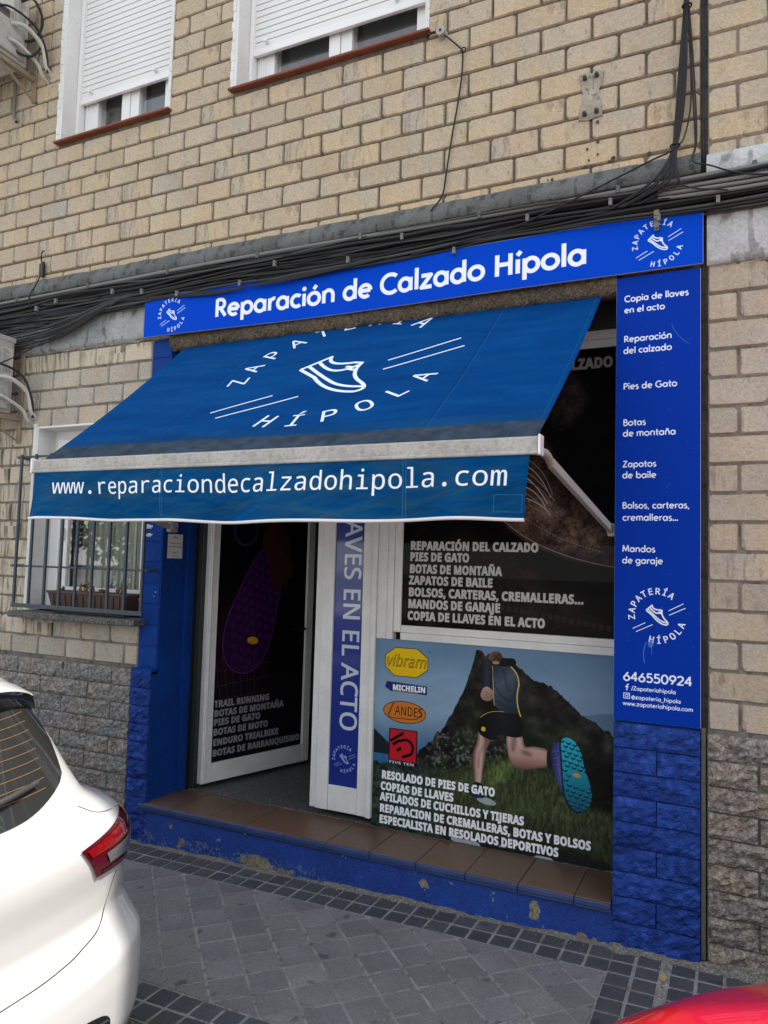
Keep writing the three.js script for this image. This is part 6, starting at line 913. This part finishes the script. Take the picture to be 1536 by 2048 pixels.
function parkedCar(label, paintColor, x, z) {
  const car = thing('parked_car', label, 'car', [x, -0.222, z], 'cars parked along the kerb'); car.rotation.y = Math.PI / 2;
  const paint = phys(paintColor, 0.42, { clearcoat: 1, clearcoatRoughness: 0.04 }), gloss = phys(lin(0.012, 0.013, 0.014), 0.08, { clearcoat: 1, clearcoatRoughness: 0.02 }), glass = phys(lin(0.03, 0.032, 0.03), 0.06, { clearcoat: 1, clearcoatRoughness: 0.02 }), trim = mat(lin(0.02, 0.02, 0.02), 0.6);
  // body shell
  const ns = 96, ys = []; for (let y = 0.2; y < 1.4495; y += 0.011) ys.push(y); ys.push(1.4495);
  const pos = [], idx = [], M = ns * 2;
  for (const y of ys) for (let i = 0; i < M; i++) { const s = i <= ns ? i / ns : (M - i) / ns, p = shell(s, y, i <= ns ? 1 : -1); pos.push(p.x, p.y, p.z); }
  for (let j = 0; j + 1 < ys.length; j++) for (let i = 0; i < M; i++) { const a = j * M + i, b = j * M + (i + 1) % M; idx.push(a, b, a + M, a + M, b, b + M); }
  const top = (ys.length - 1) * M, c0 = pos.length / 3; pos.push(0, 1.452, -1.1, 0, 0.2, -2); for (let i = 0; i < M; i++) { idx.push(top + i, top + (i + 1) % M, c0); idx.push((i + 1) % M, i, c0 + 1); }
  const g = new THREE.BufferGeometry(); g.setAttribute('position', new THREE.Float32BufferAttribute(pos, 3)); g.setIndex(idx); g.computeVertexNormals(); mesh('body', g, paint, car);
  // rear window with its heating lines
  const yb = (u) => 1.042 + 0.07 * Math.pow(Math.abs(u), 5), sm = (y) => degS(lerp(33, 56, clamp((y - 1.08) / 0.24))) * (1 - 0.10 * sstep(1.10, 1.05, y));
  const rw = mesh('rear_window', shellPatch((u, v) => { const a = u * 2 - 1, y = lerp(yb(a), 1.34, v); return [a * sm(y), y]; }, 40, 14, 0.004), glass, car);
  for (let k = 0; k < 9; k++) { const y = 1.10 + k * 0.024, m = sm(y) * 0.80, pts = []; for (let i = 0; i <= 24; i++) { const a = (i / 12 - 1) * m, p = shell(Math.abs(a), y - 0.008 * (1 - Math.pow(a / m, 2)), a < 0 ? -1 : 1); pts.push(p.addScaledVector(shellNormal(Math.max(0.003, Math.abs(a)), y, a < 0 ? -1 : 1), 0.0045)); } mesh('heating_line', tube(pts, 0.0011, 40, 4), mat(lin(0.30, 0.14, 0.05), 0.6), rw); }
  const wp = (xr, y, o) => { const s = xr * 0.25 / Math.pow(0.5, 1 / NE), p = shell(Math.abs(s), y, 1); return p.addScaledVector(shellNormal(Math.max(0.003, s), y, 1), o); };
  mesh('wiper', [tube([wp(0.02, 1.075, 0.025), wp(0.2, 1.088, 0.034), wp(0.38, 1.103, 0.03), wp(0.49, 1.113, 0.018)], 0.009, 20, 6), bar(wp(0.49, 1.113, 0.018).toArray(), wp(0.53, 1.116, 0.018).toArray(), 0.009)], mat(lin(0.05, 0.05, 0.05), 0.5), car);
  // roof spoiler: white lid, black underside and side blades
  const sp = [], si = [], prof = [[-0.80, 0.0], [-0.58, 0.006], [-0.42, -0.006], [-0.355, -0.022], [-0.352, -0.03], [-0.362, -0.088], [-0.50, -0.095]];
  for (let i = 0; i <= 24; i++) { const u = i / 12 - 1, a = Math.abs(u); prof.forEach(([z, dy]) => sp.push(u * (0.525 + (dy < -0.05 ? 0.02 : 0)), 1.43 - 0.06 * Math.pow(a, 4) + dy * (1 - 0.2 * a) - (z + 0.8) * 0.045, z - 0.14 * Math.pow(a, 2.6) * clamp((z + 0.8) / 0.4))); }
  for (let i = 0; i < 24; i++) for (let k = 0; k < 6; k++) { const a = i * 7 + k, b = a + 7; si.push(a, a + 1, b, b, a + 1, b + 1); }
  const cut = (lo, hi) => { const q = new THREE.BufferGeometry(), ii = []; for (let i = 0; i < 24; i++) for (let k = lo; k < hi; k++) { const a = i * 7 + k, b = a + 7; ii.push(a, a + 1, b, b, a + 1, b + 1); } q.setAttribute('position', new THREE.Float32BufferAttribute(sp, 3)); q.setIndex(ii); q.computeVertexNormals(); return q; };
  const so = mesh('roof_spoiler', cut(0, 4), paint, car); mesh('underside', cut(4, 6), gloss, so);
  for (const sd of [1, -1]) {
    mesh('side_blade', shellPatch((u, v) => { const y = lerp(1.17, 1.36, v), c = lerp(58, 56, v), w = lerp(0.5, 11, v); return [degS(c + (u - 0.2) * w), y]; }, 8, 8, 0.012, sd), gloss, car);
    // tail lamp
    const q = (a, b) => (u, v) => { const L = lerp(a[0], a[1], u), H = lerp(b[0], b[1], v), d0 = lerp(20.4, 15.6, H), d1 = lerp(60, 52, H), y0 = lerp(0.846, 0.80, Math.pow(L, 1.3)), y1 = lerp(0.94, 0.972, Math.pow(L, 0.8)); return [degS(lerp(d0, d1, L)), lerp(y0, y1, H)]; };
    const red = phys(lin(0.10, 0.003, 0.006), 0.12, { clearcoat: 1, clearcoatRoughness: 0.02 }), lamp = mesh('tail_lamp', shellPatch(q([0, 1], [0, 1]), 30, 12, 0.006, sd), red, car);
    mesh('brake_lens', shellPatch(q([0.03, 0.58], [0.68, 0.92]), 20, 4, 0.010, sd), phys(lin(0.24, 0.004, 0.008), 0.1, { clearcoat: 1 }), lamp);
    mesh('clear_lens', shellPatch(q([0.16, 0.60], [0.26, 0.58]), 20, 4, 0.010, sd), phys(lin(0.34, 0.32, 0.30), 0.18, { clearcoat: 1, metalness: 0.5 }), lamp);
    mesh('clear_lens', shellPatch(q([0.72, 0.93], [0.30, 0.66]), 6, 4, 0.010, sd), phys(lin(0.40, 0.36, 0.34), 0.15, { clearcoat: 1, metalness: 0.4 }), lamp);
    mesh('lower_lens', shellPatch(q([0.06, 0.98], [0.02, 0.15]), 20, 3, 0.009, sd), phys(lin(0.03, 0.004, 0.006), 0.1, { clearcoat: 1 }), lamp);
    mesh('lens_rib', [0.66, 0.70].map((k) => shellPatch(q([k, k + 0.012], [0.05, 0.97]), 2, 10, 0.0125, sd)), phys(lin(0.02, 0.003, 0.004), 0.2, { clearcoat: 1 }), lamp);
    mesh('panel_gap', shellLine([[33, 0.815], [30.5, 0.785], [27, 0.735], [24, 0.706], [20.4, 0.690], [15, 0.678], [11.5, 0.670], [6, 0.662], [1, 0.658]], 0.0024, -0.0008, sd), trim, car);
    mesh('panel_gap', shellLine([[50, 0.972], [40, 0.985], [34, 1.0], [32, 1.03]], 0.0018, -0.0006, sd), trim, car);
    mesh('bumper_vent', shellPatch((u, v) => { const a = u * 2 - 1, b = v * 2 - 1, k = Math.sqrt(Math.max(0, 1 - Math.pow(Math.abs(a), 3))); return [degS(14.5 + a * 6.5), 0.452 + 0.02 * -a + b * 0.062 * Math.pow(k, 0.6)]; }, 16, 8, 0.004, sd), gloss, car);
    for (let i = 0; i < 4; i++) mesh('vent_rib', shellLine([[9.5, 0.42 + i * 0.025], [14, 0.415 + i * 0.025], [19, 0.405 + i * 0.025]], 0.005, 0.006, sd), trim, car);
    // side glass, front lamp, wheels
    mesh('side_window', shellPatch((u, v) => { const y = lerp(1.045, 1.33, v); return [lerp(0.36 + 0.02 * v, 0.70 - 0.07 * v, u), y]; }, 20, 8, 0.004, sd), glass, car);
    mesh('headlamp', shellPatch((u, v) => [lerp(0.85, 0.95, u), lerp(0.56, lerp(0.69, 0.63, u), v)], 12, 6, 0.005, sd), phys(lin(0.5, 0.5, 0.5), 0.1, { clearcoat: 1, metalness: 0.5 }), car);
    for (const zz of [-0.78, -3.28]) {
      const arch = new THREE.CylinderGeometry(0.335, 0.335, 0.03, 40).rotateZ(Math.PI / 2).translate(sd * 0.822, 0.31, zz); mesh('wheel_arch', arch, trim, car);
      const w = mesh('wheel', new THREE.TorusGeometry(0.235, 0.07, 12, 40).rotateY(Math.PI / 2).translate(sd * 0.79, 0.302, zz), trim, car);
      const rim = [new THREE.CylinderGeometry(0.19, 0.19, 0.03, 36).rotateZ(Math.PI / 2).translate(sd * 0.825, 0.302, zz)]; for (let k = 0; k < 5; k++) { const b = rb(-0.012, 0.012, 0, 0.18, -0.025, 0.025, 0.006); b.rotateX(k * 1.2566); b.translate(sd * 0.845, 0.302, zz); rim.push(b); } mesh('rim', rim, mat(lin(0.35, 0.35, 0.36), 0.35, { metalness: 0.7 }), w);
    }
  }
  mesh('windscreen', shellPatch((u, v) => { const y = lerp(1.0, 1.36, v), a = u * 2 - 1; return [(a < 0 ? -1 : 1) * (1 - Math.abs(a) * 0.17), y]; }, 30, 10, 0.004), glass, car);
  return car;
}
parkedCar('white hatchback parked at the kerb, seen from its rear corner', lin(0.66, 0.66, 0.64), -1.605, 2.2);
const redCar = parkedCar('bright red car of which only the front wing shows at the lower right', lin(0.62, 0.004, 0.006), 3.60, 2.10);

redCar.scale.y = 1.055;
// ------------------------------------------------------------------ trees across the street, mirrored in the ground floor window
{
  const leafM = [mat(lin(0.09, 0.16, 0.05), 0.8, { side: THREE.DoubleSide }), mat(lin(0.11, 0.18, 0.06), 0.8, { side: THREE.DoubleSide })], bark = mat(lin(0.09, 0.07, 0.05), 0.95, { map: rep(T.roughCol, 1) });
  function crownGeo(n, rx, ry) {
    const pos = [], clumps = Array.from({ length: 26 }, () => { const a = R(0, 6.283), h = R(-1, 1), k = Math.sqrt(1 - h * h) * R(0.45, 1); return [Math.cos(a) * k * rx, h * ry, Math.sin(a) * k * rx, R(0.5, 0.95)]; });
    for (let i = 0; i < n; i++) { const c = pick(clumps), d = V(R(-1, 1), R(-1, 1), R(-1, 1)).normalize().multiplyScalar(c[3] * Math.cbrt(rnd())), o = V(c[0], c[1], c[2]).add(d), u = V(R(-1, 1), R(-1, 1), R(-1, 1)).normalize(), v = u.clone().cross(V(R(-1, 1), R(-1, 1), R(-1, 1))).normalize(), s = R(0.07, 0.13);
      const A = o.clone().addScaledVector(u, s), B = o.clone().addScaledVector(v, s * 0.5), C = o.clone().addScaledVector(u, -s), D = o.clone().addScaledVector(v, -s * 0.5); for (const p of [A, B, C, A, C, D]) pos.push(p.x, p.y, p.z); }
    const g = new THREE.BufferGeometry(); g.setAttribute('position', new THREE.Float32BufferAttribute(pos, 3)); g.computeVertexNormals(); return g;
  }
  const cg = [crownGeo(5200, 2.2, 1.9), crownGeo(5200, 1.9, 2.2)];
  [[-25, 9.5], [-20.5, 10.2], [-16, 9.2], [-11.5, 10.5]].forEach(([x, z], i) => {
    const t = thing('street_tree', ['first', 'second', 'third', 'fourth'][i] + ' leafy street tree from the left across the road', 'tree', [x, -0.07, z], 'trees across the road');
    mesh('trunk', [tube([[0, 0, 0], [0.04, 1, 0.02], [-0.02, 2.1, 0.03], [0.05, 3.4, 0]], 0.13, 16, 9), tube([[-0.02, 2.0, 0.03], [0.5, 2.8, 0.2], [0.9, 3.5, 0.3]], 0.06, 10, 7), tube([[0, 2.2, 0.0], [-0.5, 2.9, -0.3], [-0.9, 3.7, -0.4]], 0.055, 10, 7)], bark, t);
    const c = mesh('crown', cg[i % 2], leafM[i % 2], t); c.position.y = 3.3; c.rotation.y = i * 1.3;
  });
}
renderer.render(scene, camera);
